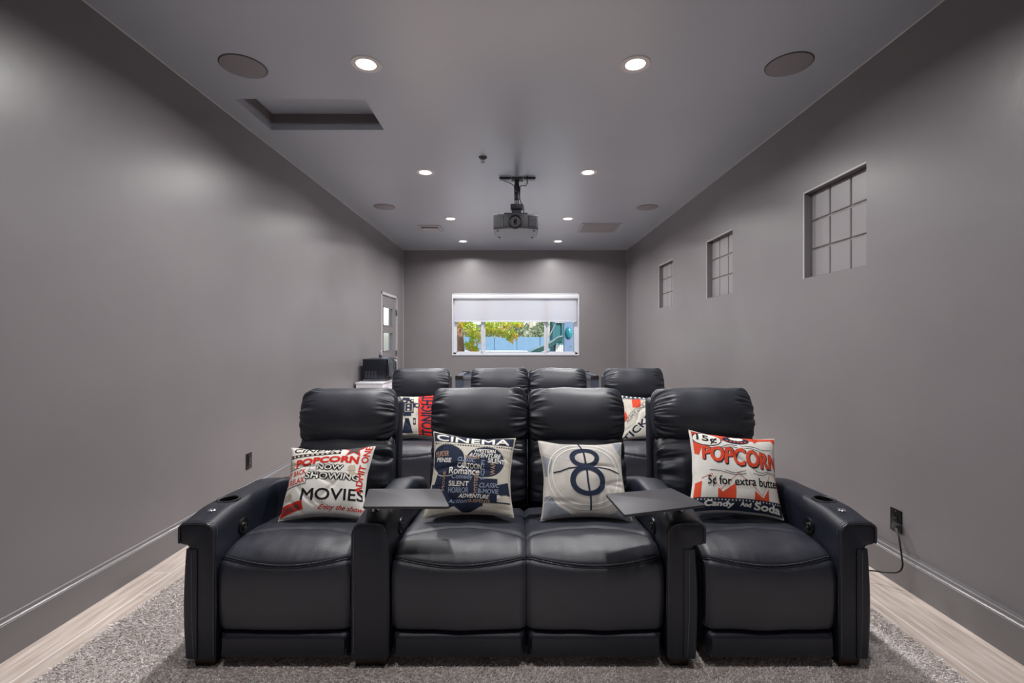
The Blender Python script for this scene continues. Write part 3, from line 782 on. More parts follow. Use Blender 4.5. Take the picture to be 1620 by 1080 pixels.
def make_pillow(label, TL, TR, BR, BL, T, base, layers, seed, group, bow=.105):
    c = [Vector(p) for p in (TL, TR, BR, BL)]
    nrm = ((c[1]-c[0]).cross(c[3]-c[0])).normalized()
    if nrm.y > 0: nrm = -nrm
    bc = (c[2]+c[3])/2; bc.z = min(c[2].z, c[3].z)
    t = thing('throw_pillow', label, 'pillow', bc, group)
    folds = [(random.Random(seed*7+i).uniform(-1,1), random.Random(seed*13+i).uniform(-1,1), random.Random(seed*3+i).uniform(0,PI)) for i in range(7)]
    def P(u, v, side, off=0):
        uu = max(-1, min(1, u)); vv = max(-1, min(1, v))
        du = uu*(1-bow*(1-vv*vv)*uu*uu); dv = vv*(1-bow*(1-uu*uu)*vv*vv)
        du += .014*noise.noise((u*2.5, v*2.5, seed+20)); dv += .014*noise.noise((u*2.5, v*2.5, seed+40))
        a, b = (du+1)/2, (dv+1)/2
        p = (c[3]*(1-a)+c[2]*a)*(1-b)+(c[0]*(1-a)+c[1]*a)*b
        e = (max(0, 1-uu*uu)*max(0, 1-vv*vv))
        hgt = T*e**.42
        q = e**.25*min(1, 1.6-max(abs(uu), abs(vv)))
        w = .0045*noise.noise((u*2.1+seed, v*2.1, seed))*q
        for (fx, fy, fa) in folds:
            k = (u-fx)*math.cos(fa)+(v-fy)*math.sin(fa); l = -(u-fx)*math.sin(fa)+(v-fy)*math.cos(fa)
            w -= .0075*math.exp(-(k/.045)**2-(l/.35)**2)*q
        # pulled folds towards the corners
        return p+nrm*((hgt+w)*side+off*side)
    n = 64
    fr = MB().grid(n, n, lambda u, v: P(2*u-1, 2*v-1, 1)); bk = MB().grid(n//2, n//2, lambda u, v: P(2*u-1, 2*v-1, -1))
    part('cover', MB().add(fr.v, fr.f).add(bk.v, bk.f), base, t, 0)
    edge = [P(-1+2*i/30, 1, 1) for i in range(30)]+[P(1, 1-2*i/30, 1) for i in range(30)]+[P(1-2*i/30, -1, 1) for i in range(30)]+[P(-1, -1+2*i/30, 1) for i in range(30)]
    part('seam', MB().tube(edge, .0018, 6, closed=True), base, t, 60)
    for li, (nm, m, shapes) in enumerate(layers):
        small = [s_ for s_ in shapes if max(p[0] for p in s_[0])-min(p[0] for p in s_[0]) < .16 and max(p[1] for p in s_[0])-min(p[1] for p in s_[0]) < .16]
        jobs = [([s_], nm, None) for s_ in shapes if s_ not in small]+([(small, 'small_'+nm, 'stuff')] if small else [])
        for grp, nm2, kd in jobs:
            q = MB()
            for s_ in grp: q.add([(a, b, 0) for a, b in s_[0]], s_[1])
            me = bpy.data.meshes.new('t'); me.from_pydata(q.v, [], q.f); bm = bmesh.new(); bm.from_mesh(me); bpy.data.meshes.remove(me)
            bmesh.ops.triangulate(bm, faces=list(bm.faces))
            for ax in (0, 1):
                lo = min(p[ax] for p in q.v); hi = max(p[ax] for p in q.v)
                for k in range(-31, 32):
                    if not lo < k/32 < hi: continue
                    co = Vector((0, 0, 0)); co[ax] = k/32; no = Vector((0, 0, 0)); no[ax] = 1
                    bmesh.ops.bisect_plane(bm, geom=list(bm.verts)+list(bm.edges)+list(bm.faces), plane_co=co, plane_no=no)
                for sg in (-1, 1):
                    if lo > -.972 and hi < .972: continue
                    co = Vector((0, 0, 0)); co[ax] = sg*.972; no = Vector((0, 0, 0)); no[ax] = sg
                    bmesh.ops.bisect_plane(bm, geom=list(bm.verts)+list(bm.edges)+list(bm.faces), plane_co=co, plane_no=no, clear_outer=True)
            if not bm.faces: bm.free(); continue
            bmesh.ops.triangulate(bm, faces=list(bm.faces))
            bm.verts.index_update()
            vs = [P(v.co.x, v.co.y, 1, .0009+.0005*li) for v in bm.verts]; fs = []
            for f in bm.faces:
                i = [v.index for v in f.verts]
                if f.normal.z < 0: i = i[::-1]
                fs.append(i)
            bm.free()
            part(nm2, MB().add(vs, fs), m, t, 0, kd, fix=False)
    return t

base_w = fabric('cotton_offwhite', C_OFF, .03); base_b = fabric('linen_beige', (204,197,184), .05); base_g = fabric('linen_grey', (212,206,198), .08, rgb2=(166,163,160))
F_red = fabric('print_red', C_RED, .05); F_org = fabric('print_orange', C_ORG, .05); F_navy = fabric('print_navy', C_NAVY, .12); F_blk = fabric('print_black', C_BLK, .05)
F_tan = fabric('print_tan', C_TAN, .1); F_off = fabric('print_offwhite', (226,223,216), .03); F_blue = fabric('print_pale_blue', (152,164,188), .1); F_brown = fabric('print_brown', (178,148,126), .1); F_grey = fabric('print_grey_cloth', (88,84,86), .1)
F_faint = fabric('print_faint', (184,177,164), .05); F_gw = fabric('print_chalk', (222,220,214), .03)
arcw = lambda amp: (lambda u, v, x, y: (x, y+amp*(1-u*u)))
G3 = 'printed throw pillows on the front row'; G4 = 'printed throw pillows on the back row'
DT, DB = 2.63, 2.41
def corners(tl, tr, br, bl, dt=DT, db=DB): return at(*tl, dt), at(*tr, dt), at(*br, db), at(*bl, db)

# 1 -- popcorn / now showing / movies
slope = lambda k: (lambda u, v, x, y: (x, y+k*u))
film = line([(-1,.64),(-.55,.70),(.28,.79)], .10)
beads = [ell(-.95+.115*i, .645+.0142*i, .036, .034, 10) for i in range(11)]
L1 = [
 ('black_print', F_blk, [txt('CINEMA', -.30, .91, 1.15, .17, 4, .012, .2), film, line([(-1,.22),(-.36,.40),(-.42,-.12),(-1,-.26)], .02),
    txt('NOW', .10, .31, .66, .19, -3, .10), txt('SHOWING', .20, .06, 1.32, .21, -3, .10), txt('MOVIES', .26, -.42, 1.50, .32, -1, .02)]),
 ('red_print', F_red, [txt('ADMIT ONE', .88, .30, 1.35, .17, 88, .02), star(.58, .90, .30), txt('SIT BACK', -.72, .15, .56, .15, 14, .008, .2), txt('& RELAX', -.72, -.07, .56, .15, 12, .008, .2),
    txt('Enjoy the show', .46, -.80, 1.05, .18, -3, .008, .5), poly([(-.98,-.70),(-.44,-.56),(-.40,-.80),(-.98,-.97)]),
    txt('POPCORN', .0, .48, 1.50, .25, 0, .045, 0, lambda u, v, x, y: (x, y*(1-.18*(1-u*u))+.05*u+.06*(1-u*u)))]),
 ('tan_print', F_tan, sum([blob(-.90, .42, .13, 1), blob(.62, .28, .10, 2), blob(.66, .12, .09, 3), blob(-.82, -.46, .10, 4)], [])+beads),
 ('white_print', F_off, [txt('NOW', .10, .31, .62, .15, -3, .012), txt('SHOWING', .20, .06, 1.28, .17, -3, .012), txt('POPCORN', .0, .54, 1.47, .22, 0, -.012, 0, lambda u, v, x, y: (x, y*(1-.18*(1-u*u))+.05*u+.06*(1-u*u)))][:2]),
 ('grey_print', F_grey, [star(.58, .90, .22), txt('CINEMA', -.70, -.77, .46, .14, 14, .01)]+[txt('CINEMA', -.30, .92, 1.15, .16, 4, -.01, .2)][:0]),
]
make_pillow('off-white pillow printed popcorn, now showing and movies, on the left end recliner', *corners((461,708),(594,706),(578,822),(440,824)), .070, base_w, L1, 1, G3)

# 2 -- cinema projector word cloud
words_w = [('ADVENTURE', .30, .42, .78, .12, 0, .3), ('WESTERN', .28, .545, .52, .10, 0, 0), ('Romance', -.16, .02, .70, .16, -2, 0), ('SILENT', -.26, -.27, .46, .12, 0, 0), ('ADVENTURE', .10, -.56, .70, .10, -1, .3), ('PENSE', -.68, .27, .40, .11, -4, 0),
           ('SILENT', .58, .29, .42, .12, -2, 0), ('CARTOON', -.05, .14, .56, .12, -3, 0)]
words_b = [('Comedy', -.20, -.12, .48, .14, 0, 0), ('HORROR', -.26, -.42, .46, .13, 0, 0), ('CLASSIC', -.12, .285, .42, .11, -4, .3), ('B-MOVIE', .42, -.44, .48, .11, -1, 0), ('CLASSIC', .44, -.30, .48, .11, 0, .3), ('SCI-FI', .26, .06, .46, .09, 90, 0), ('Action', -.26, -.68, .42, .10, 0, .2)]
words_n = [('MURDER', -.74, .42, .36, .13, 2, 0), ('MYSTERY', .12, -.24, .50, .08, 90, 0), ('THRILLER', .0, .36, .34, .07, -4, 0), ('MOVIE', -.62, -.22, .44, .07, 90, 0), ('SUSPENSE', .22, -.68, .50, .08, 0, 0), ('WAR', .50, .10, .30, .11, 90, 0)]
L2 = [
 ('faint_lettering', F_faint, [txt('MOVIE', .78, .40, .40, .12, -4, .0), txt('CINEMA', .76, .56, .40, .10, -4, 0), txt('CLASSIC', .80, .24, .34, .10, -4, 0), txt('MOVIES FILM', -.66, -.86, .5, .10, 0, 0), txt('COMEDY', .50, -.86, .5, .09, 0, 0)]),
 ('navy_print', F_navy, [rect(-1, 1, .74, 1), ell(-.60, .30, .42, .37), ell(.32, .28, .46, .38), rect(-.62, .30, -.80, .16), rect(.24, .62, -.72, -.14), rect(-.95, -.60, -.60, -.28, 0), poly([(.60,-.30),(.92,-.20),(.98,-.52),(.86,-.50),(.60,-.55)]),
    poly([(-.35,-.78),(.30,-.78),(.02,-.98),(-.12,-.98)]), poly([(-.82,-.02),(-.55,-.02),(-.55,-.30),(-.92,-.38)])]+[rect(-1+.062*i, -1+.062*i+.034, .665, .695) for i in range(33)]+[line([(-.5,-.84),(-.2,-.74),(.0,-.8)], .03), line([(.62,-.70),(.95,-.70)], .03)]),
 ('cream_lettering', F_off, [txt('CINEMA', -.02, .855, 1.78, .19, 0, .022, 0, lambda u, v, x, y: (x, y-.02*(1-u*u))), ]+[txt(w_, x_, y_, a_, b_, r_, .01, s_) for (w_, x_, y_, a_, b_, r_, s_) in words_w]+[ring2(.34, .28, .50, .42, .012), ring2(-.60, .30, .47, .41, .012), rect(.62, .70, -.60, -.52), rect(-.86,-.66,-.46,-.42), rect(-.86,-.66,-.56,-.52)]),
 ('blue_lettering', F_blue, [txt(w_, x_, y_, a_, b_, r_, .005, s_) for (w_, x_, y_, a_, b_, r_, s_) in words_b]),
 ('brown_lettering', F_brown, [txt(w_, x_, y_, a_, b_, r_, .005, s_) for (w_, x_, y_, a_, b_, r_, s_) in words_n]),
]
make_pillow('beige and navy cinema pillow with a word filled film camera, behind the left tray', *corners((686,682),(816,693),(813,819),(669,821)), .070, base_b, L2, 2, G3)

# 3 -- countdown 8
L3 = [
 ('corner_tone', fabric('print_slate', (142,146,154), .12), [poly([(-1,.60),(-.72,.42),(-.86,.0),(-1,.05)]), poly([(-1,-1),(-1,-.45),(-.80,-.45),(-.62,-.72),(-.38,-.90),(-.3,-1)]), poly([(1,-1),(1,-.62),(.8,-.75),(.45,-1)]), poly([(1,1),(1,.55),(.86,.72),(.74,1)])]),
 ('chalk_rings', F_gw, [ring2(.03, .05, .92, .90, .035), ring2(.03, .05, .80, .78, .035), line([(-1,.66),(-.3,.42)], .012), line([(-1,-.62),(-.55,-.30)], .012)]),
 ('navy_numeral', F_navy, [line([(-.06,.97),(.02,.70),(.06,.2),(.09,-.5),(.09,-.86)], .038), line([(-.72,.10),(-.55,.12),(-.35,.20),(-.1,.235),(.35,.24),(.6,.19),(.86,.10)], .030), ring2(.04, .50, .34, .285, .115), ring2(.07, -.10, .40, .385, .125)]),
]
make_pillow('grey film countdown pillow with a large navy number eight', *corners((851,697),(983,700),(1001,823),(855,824), 2.63, 2.41), .066, base_g, L3, 3, G3)

# 4 -- red popcorn, candy and soda
zig = [(-1,-.66),(-1,-.30),(-.84,-.22),(-.62,-.12)]
L4 = [
 ('red_print', F_org, [poly([(-1,1),(1,1),(1,.92),(-1,.70)]), poly([(-1,1),(-.60,1),(-.88,.35),(-1,.40)]), poly([(.80,1),(1,1),(1,.76),(.90,.86)]), poly([(-.2,1),(.0,.84),(-.30,.98)]), poly([(.34,1),(.62,.95),(.42,.78)]),
    poly([(-1,-.34),(-.82,-.28),(-.82,-.66),(-1,-.66)]), poly([(-.46,-.42),(-.36,-.52),(-.08,-.28),(-.08,-.66),(-.46,-.66)]), poly([(.32,-.44),(.52,-.60),(.66,-.36),(.66,-.66),(.32,-.66)]), poly([(.92,-.1),(1,0),(1,-.66),(.96,-.66)]),
    line([(-.84,-.22),(-.60,-.10),(-.40,-.46),(-.02,-.04),(.50,-.54),(.72,.0),(1,-.1)], .016)]),
 ('navy_print', F_navy, [rect(-1, 1, -1, -.66), ell(.0, .84, .30, .13), ell(-.66, .78, .33, .19), txt('POPCORN', .11, .33, 1.80, .50, -4, .06, 0, lambda u, v, x, y: (x, y*(.72+.28*(1-u*u))+.01)),
    curve2([(-.7,.53),(-.4,.58),(-.2,.66),(.0,.66)], .012), curve2([(-.35,.56),(-.15,.60),(.0,.60)], .012), curve2([(.1,.66),(.4,.66),(.6,.60),(.85,.62)], .012), curve2([(.15,.60),(.35,.60),(.55,.55)], .012),
    curve2([(-.65,-.02),(-.4,-.03),(-.1,-.09),(.15,-.05)], .012), curve2([(-.3,.0),(-.1,-.05),(.15,.02)], .012), curve2([(.3,-.03),(.5,-.06),(.7,.02),(.95,.0)], .012), curve2([(.35,.03),(.5,.0),(.7,.06)], .012)]),
 ('white_print', F_off, [ell(-.66, .78, .31, .172), txt('Candy', -.42, -.82, .62, .20, -2, .03), txt('And', .14, -.80, .24, .12, -2, .02), txt('Soda', .62, -.82, .60, .20, -2, .03), ell(.02, .90, .16, .07)]+[ell(-.95+.073*i, -.705, .018, .018, 6) for i in range(27)]),
 ('orange_lettering', F_org, [txt('POPCORN', .09, .34, 1.80, .46, -4, .05, 0, lambda u, v, x, y: (x, y*(.72+.28*(1-u*u))+.01))]+[ell(-.2+.08*i, .80-.03*math.sin(PI*i/5), .026, .026, 8) for i in range(6)]),
 ('black_lettering', F_blk, [txt('15\u00a2', -.66, .78, .46, .24, -8, .02), txt('5\u00a2 for extra butter', .14, -.26, 1.66, .26, 1, .012)]),
]
make_pillow('red and white popcorn pillow priced 15 cents, on the right end recliner', *corners((1089,680),(1225,694),(1240,823),(1088,812)), .070, base_w, L4, 4, G3)

# 5 -- film camera, tonight (back row, left)
DT2, DB2 = DT+DY, DB+DY
L5 = [
 ('red_band', F_red, [rect(.22, 1, -1, 1)]),
 ('navy_print', F_navy, [ell(-.80, .50, .44, .60), rect(-.38, .05, .02, .74), rect(-.34, -.04, -.10, .02), poly([(-.26,-.20),(-.12,-.20),(.0,-.88),(-.40,-.88)]), rect(.05, .12, .28, .50), ell(.17, .38, .10, .12), rect(.02, .12, -.50, -.18), rect(-.38, -.12, .74, .88), rect(.205,.225,-1,1), txt('TONIGHT', .56, .0, 1.90, .48, 90, .04)]),
 ('tan_print', F_tan, [ell(-.52, .80, .08, .06, 14), ell(-.30, .62, .06, .05, 14), ell(-.64, .50, .18, .14, 4), ell(-.66, .02, .10, .08, 14), ell(-.14, .56, .05, .05, 12), ell(-.14, .36, .05, .05, 12), ell(-.14, .18, .05, .05, 12), ell(.0, .64, .05, .05, 12), ell(.17, .38, .06, .07, 12), rect(.045, .095, -.42, -.26), line([(-.27,.10),(.0,.10),(.0,.48),(-.27,.48),(-.27,.10)], .02)]),
]
make_pillow('back row pillow with a navy film camera and a red tonight band', *corners((612,625),(697,624),(697,694),(612,693), DT2, DB2), .065, base_b, L5, 5, G4)
# 6 -- tickets (back row, right)
L6 = [
 ('red_print', F_org, [rect(-.52, -.20, .35, .80), poly([(-1,-.1),(-.82,.2),(-.72,-.1),(-.9,-.35)]), poly([(-1,.8),(-.9,.8),(-.9,.1),(-1,.1)])]),
 ('cream_ticket', fabric('print_ticket', (208,203,192), .04), [poly([(-1,-.42),(.25,.92),(1,.92),(1,-.9),(.3,-1),(-.9,-1)])]),
 ('navy_print', F_navy, [rect(-1, 1, .82, 1), txt('TICKETS', -.12, -.34, 2.05, .32, 47, .03), txt('ADMIT ONE', -.42, .10, 1.05, .14, 47, .0), txt('ADMIT ONE', .42, -.48, 1.0, .10, 45, .0), curve2([(-.85,-.2),(-.5,.2),(.1,.8)], .014)]+[rect(-1+.07*i, -1+.07*i+.035, .76, .79) for i in range(29)]),
 ('white_print', F_off, [rect(-.9+.16*i, -.82+.16*i, .86, .94, 30) for i in range(12)]),
]
make_pillow('back row cream pillow with slanted tickets lettering', *corners((977,624),(1062,628),(1058,697),(980,697), DT2, DB2), .065, base_b, L6, 6, G4)

# ------------------------------------------------------------ rug
RX0, RX1, RY0, RY1 = -2.02, 1.905, .6, 6.6
rug = thing('area_rug', 'soft grey-brown shaggy rug under both rows of recliners', 'rug', ((RX0+RX1)/2, RY0, 0))
M_rug = mat('rug_backing', (190,178,172), .95, spec=.1, bump=.8, bscale=140, rgb2=(200,190,186), vscale=60, detail=4)
M_pile = bpy.data.materials.new('rug_pile'); M_pile.use_nodes = True
def _pile():
    N = M_pile.node_tree.nodes; L = M_pile.node_tree.links; b = N['Principled BSDF']; b.inputs['Roughness'].default_value = .95; b.inputs['Specular IOR Level'].default_value = .1
    a = N.new('ShaderNodeAttribute'); a.attribute_name = 'tone'
    r = N.new('ShaderNodeValToRGB'); L.new(a.outputs['Fac'], r.inputs['Fac']); L.new(r.outputs['Color'], b.inputs['Base Color'])
    r.color_ramp.elements[0].color = (*lin((178,166,161)), 1); r.color_ramp.elements[1].color = (*lin((255,250,247)), 1)
_pile()
part('backing', MB().box(RX0, RX1, RY0, RY1, .0005, .008), M_rug, rug)
def pile(x0, x1, y0, y1, step, h, w, name='pile'):
    rnd = random.Random(3); V = []; Fc = []; T = []
    nx = int((x1-x0)/step); ny = int((y1-y0)/step); o = ORG[rug.name]
    for i in range(nx):
        for j in range(ny):
            x = x0+(i+rnd.random())*step; y = y0+(j+rnd.random())*step
            nz = noise.noise((x*3.2, y*3.2, 1.3))*.9+noise.noise((x*9, y*9, 4.1))*.5
            lean = Vector((nz*1.3+rnd.uniform(-1,1), -.2+nz*.8+rnd.uniform(-1,1)))*h*2.0
            a = rnd.uniform(0, PI); c, s = math.cos(a)*w/2, math.sin(a)*w/2
            k = len(V); hh = h*rnd.uniform(.35,1.0); z0 = .006
            V += [(x-c-o.x, y-s-o.y, z0), (x+c-o.x, y+s-o.y, z0), (x+c*.6+lean.x-o.x, y+s*.6+lean.y-o.y, z0+hh), (x-c*.6+lean.x-o.x, y-s*.6+lean.y-o.y, z0+hh)]
            Fc.append((k, k+1, k+2, k+3)); tn = min(1, max(0, .5+nz*.28+rnd.uniform(-.42,.42))); T += [tn]*4
    me = bpy.data.meshes.new(name); me.from_pydata(V, [], Fc); me.materials.append(M_pile)
    at_ = me.attributes.new('tone', 'FLOAT', 'POINT'); at_.data.foreach_set('value', T)
    ob = bpy.data.objects.new(name, me); COL.objects.link(ob); ob.parent = rug; ob['kind'] = 'stuff'
pile(RX0, RX1, 1.86, 2.16, .0052, .008, .0065)
pile(RX0, -1.33, 2.16, 3.1, .0056, .008, .0065)
pile(1.45, RX1, 2.16, 3.1, .0056, .008, .0065)
pile(RX0, RX1, RY0, 1.86, .012, .010, .012)

# ------------------------------------------------------------ outlets and cord
def outlet(label, x, s, y, z, plug):
    t = thing('outlet', label, 'outlet', (x, y, z-.0675))
    a, b = (x, x+s*.006); lo, hi = min(a, b), max(a, b)
    part('cover_plate', MB().rbox(lo, hi, y-.0425, y+.0425, z-.0675, z+.0675, .002), mat('outlet_black', (9,9,10), .4, spec=.3), t, 35)
    lo2, hi2 = sorted((x+s*.005, x+s*.009))
    part('socket_face', MB().rbox(lo2, hi2, y-.018, y+.018, z-.034, z+.034, .0015), mat('black_gloss', (9,9,10), .3, spec=.3), t, 35)
    lo3, hi3 = sorted((x+s*.0085, x+s*.0095)); g = MB()
    for zz in (z+.014, z-.020):
        g.box(lo3, hi3, y-.008, y-.006, zz, zz+.009).box(lo3, hi3, y+.006, y+.008, zz, zz+.009).box(lo3, hi3, y-.002, y+.002, zz-.006, zz-.002)
    part('slots', g, mat('slot_grey', (120,120,122), .5), t)
    for zz in (z-.056, z+.056): part('screw', MB().lathe([(.003,0),(.003,s*.0015)], (x+s*.006, y, zz), 'x', 10), M_steel, t)
outlet('black wall outlet on the left wall behind the front row arm', XL, 1, 4.10, .385, False)
outlet('black wall outlet on the right wall with a cord plugged in', XR, -1, 2.845, .355, True)
pts = resample([(2.245,2.80,.325),(2.228,2.76,.30),(2.218,2.735,.25),(2.215,2.72,.19),(2.21,2.71,.14),(2.19,2.72,.105),(2.15,2.76,.085),(2.10,2.80,.075),(2.0,2.84,.06),(1.85,2.92,.03),(1.72,2.98,.022),(1.64,2.99,.045),(1.60,2.99,.09)], 60)
t = thing('power_cord', 'black power cord from the right wall outlet to the recliners', 'cord', (2.25, 2.8, .3))
part('cable', MB().tube(pts, .0045, 8), M_black, t, 60)
part('plug', MB().rbox(2.238, 2.276, 2.79, 2.825, .318, .348, .005).tube([(2.248,2.80,.326),(2.232,2.77,.305)], [.010,.006], 10), M_dark, t, 35)

# ------------------------------------------------------------ white cabinet, microwave, bottle
M_cab = mat('white_lacquer', (226,226,232), .4)
cx0, cx1, cy0, cy1, cz = XL+.02, -1.905, 6.76, 7.56, .81
cab = thing('cabinet', 'white wooden cabinet with slatted doors against the left wall', 'cabinet', ((cx0+cx1)/2, cy0, 0))
part('body', MB().box(cx0+.01, cx1-.022, cy0+.015, cy1-.015, .06, cz-.022), M_cab, cab)
part('top', MB().rbox(cx0, cx1, cy0-.008, cy1+.008, cz-.022, cz, .004), M_cab, cab, 35)
w_ = cx1-.022-(cx0+.01)
part('side_frame', slab('y', cy0+.003, cy0+.015, cx0+.01, cx1-.022, .06, cz-.022, [(cx0+.055, cx1-.070, .14, cz-.075)]), M_cab, cab)
for k in range(2):
    y0 = cy0+.02+k*.382; y1 = y0+.376
    dd = part('door', slab('x', cx1-.022, cx1-.004, y0, y1, .08, cz-.035, [(y0+.045, y1-.045, .13, cz-.085)]), M_cab, cab)
    for i in range(6):
        ya = y0+.052+i*.049
        part('slat', MB().box(cx1-.020, cx1-.010, ya, ya+.030, .13, cz-.085), M_cab, dd)
    kx = y1-.022 if k == 0 else y0+.022
    part('knob', MB().lathe([(.005,0),(.005,.010),(.012,.014),(.012,.022),(.0001,.024)], (cx1-.004, kx, .45), 'x', 16), M_steel, dd, 40)
for (a, b) in ((cx0+.01,cy0+.015),(cx1-.062,cy0+.015),(cx0+.01,cy1-.055),(cx1-.062,cy1-.055)): part('leg', MB().box(a, a+.04, b, b+.04, 0, .06), M_cab, cab)
M_mw = mat('microwave_shell', (30,34,44), .3, metal=.3); M_mwd = mat('microwave_door', (22,24,30), .12)
mx0, mx1, my0, my1, mz0, mz1 = -2.25, -1.905, 6.965, 7.48, .825, 1.135
mw = thing('microwave', 'black microwave oven standing on the white cabinet', 'microwave', ((mx0+mx1)/2, my0, cz))
part('shell', MB().rbox(mx0, mx1, my0, my1, mz0, mz1, .006), M_mw, mw, 35)
part('base_trim', MB().box(mx0, mx1+.004, my0-.003, my1, mz0-.003, mz0+.008), M_steel, mw)
dd = part('door', MB().rbox(mx1+.001, mx1+.030, my0+.005, my1-.12, mz0+.008, mz1-.004, .004), M_mwd, mw, 35)
part('window_panel', MB().rbox(mx1+.030, mx1+.032, my0+.05, my1-.17, mz0+.05, mz1-.05, .0008, 1), mat('microwave_glass', (60,64,72), .1), dd)
part('handle', MB().tube([(mx1+.030, my1-.14, mz1-.03),(mx1+.055, my1-.14, mz1-.045),(mx1+.055, my1-.14, mz0+.05),(mx1+.030, my1-.14, mz0+.035)], .007, 10), M_chrome, dd, 40)
cp = part('control_panel', MB().rbox(mx1+.001, mx1+.028, my1-.115, my1-.003, mz0+.008, mz1-.004, .003), M_mwd, mw, 35)
for i in range(4):
    for j in range(3): part('key', MB().box(mx1+.028, mx1+.0295, my1-.105+j*.032, my1-.083+j*.032, mz0+.04+i*.04, mz0+.062+i*.04), M_dark, cp)
for i in range(4):
    g = MB()
    for j in range(7): g.box(mx0+.035+i*.047, mx0+.062+i*.047, my0-.0012, my0+.002, mz0+.045+j*.014, mz0+.050+j*.014)
    part('vent_slits', g, mat('vent_slit', (88,92,102), .5), mw, kind='stuff')
for (a, b) in ((mx0+.03,my0+.04),(mx1-.03,my0+.04),(mx0+.03,my1-.04),(mx1-.03,my1-.04)): part('foot', MB().lathe([(.014,cz),(.014,mz0)], (a, b, 0), n=12), M_black, mw, 40)
bx, by = -2.06, 7.22
t = thing('glass_bottle', 'small clear glass bottle on top of the microwave', 'bottle', (bx, by, mz1))
part('bottle_body', MB().lathe([(.0001,mz1),(.022,mz1),(.024,mz1+.006),(.024,mz1+.06),(.016,mz1+.078),(.012,mz1+.088),(.012,mz1+.10)], (bx, by, 0), n=24), mat('smoky_glass', (150,150,156), .08, metal=.2), t, 40)
part('cap', MB().lathe([(.014,mz1+.10),(.014,mz1+.118),(.0001,mz1+.119)], (bx, by, 0), n=20), M_white, t, 40)
part('label_band', MB().lathe([(.0245,mz1+.018),(.0245,mz1+.050)], (bx, by, 0), n=24), mat('label_dark', (58,56,62), .6), t, 40)

# ------------------------------------------------------------ games table behind the back row
gx0, gx1, gy0, gy1, gz = -1.02, 1.40, 8.0, 9.15, .80
M_tb = mat('table_blue_grey', (58,66,82), .35); M_rail = mat('table_rail', (120,124,134), .25, metal=.5)
gt = thing('games_table', 'long dark games table with grey rails behind the back row', 'table', ((gx0+gx1)/2, gy0, 0))
part('cabinet', MB().box(gx0+.10, gx1-.10, gy0+.04, gy1-.04, .52, .755), mat('table_apron', (92,96,106), .4), gt)
part('rail', slab('z', gz-.045, gz, gx0, gx1, gy0, gy1, [(gx0+.10, gx1-.10, gy0+.10, gy1-.10)]), M_rail, gt)
part('playfield', MB().box(gx0+.10, gx1-.10, gy0+.10, gy1-.10, gz-.05, gz-.03), mat('table_cloth', (36,42,56), .8), gt)
for (a, b) in ((gx0,gy0),(gx1-.13,gy0),(gx0,gy1-.13),(gx1-.13,gy1-.13)):
    part('leg', MB().prism([(a,b),(a+.13,b),(a+.13,b+.13),(a,b+.13)], 0, gz-.045), M_tb, gt)
    part('corner_cap', MB().rbox(a-.004, a+.134, b-.004, b+.134, gz-.07, gz+.008, .008), M_black, gt, 35)
    part('corner_pocket', MB().lathe([(.045,gz+.006),(.050,gz+.012),(.030,gz+.013),(.028,gz+.007)], (a+.065, b+.065, 0), n=20), M_steel, gt, 40)

# projection screen on the wall the seats face (behind the camera)
sc = thing('projection_screen', 'large white projection screen in a black frame on the front wall', 'screen', (0, YF+.02, .9))
part('screen_sheet', MB().box(-1.75, 1.75, YF+.005, YF+.02, .85, 2.75), mat('screen_white', (225,225,225), .8), sc)
part('screen_frame', slab('y', YF+.002, YF+.03, -1.82, 1.82, .78, 2.82, [(-1.75,1.75,.85,2.75)]), M_black, sc)

# ------------------------------------------------------------ outdoors
yard = struct('floor_outside', MB().box(-30, 30, YB+.16, 60, -.3, -.15).box(-12, XL-.16, 2, YB+.16, -.3, -.15), mat('pale_paving', (170,164,154), .9, var=.06, vscale=2))
yard['label'] = 'pale paving outside'
M_fence = mat('blue_block_wall', (84,118,146), .8, var=.05, vscale=3)
FY = 20.0; ztop_f = at(0, 533, FY).z
fw = thing('garden_wall', 'tall blue painted block wall across the garden', 'wall', (0, FY, -.15))
xs = [at(p, 0, FY).x for p in (640,674,711,747,782,817.5,854,891,927,963,999)]
for a, b in zip(xs, xs[1:]): part('wall_panel', MB().rbox(a+.012, b-.012, FY, FY+.15, -.15, ztop_f, .01, 1), M_fence, fw)
part('wall_core', MB().box(xs[0], xs[-1], FY+.03, FY+.13, -.15, ztop_f-.03), mat('blue_joint', (70,110,142), .8), fw)
lw = thing('low_wall', 'low white garden wall in front of the blue wall', 'wall', (0, 14.5, -.15))
zz = at(0, 554.5, 14.5).z
part('wall_body', MB().box(-4, 4, 14.5, 14.7, -.15, zz-.05), mat('white_stucco', (150,160,170), .8), lw)
part('coping', MB().rbox(-4.02, 4.02, 14.46, 14.74, zz-.05, zz, .01, 1), mat('white_coping', (176,184,190), .7), lw)

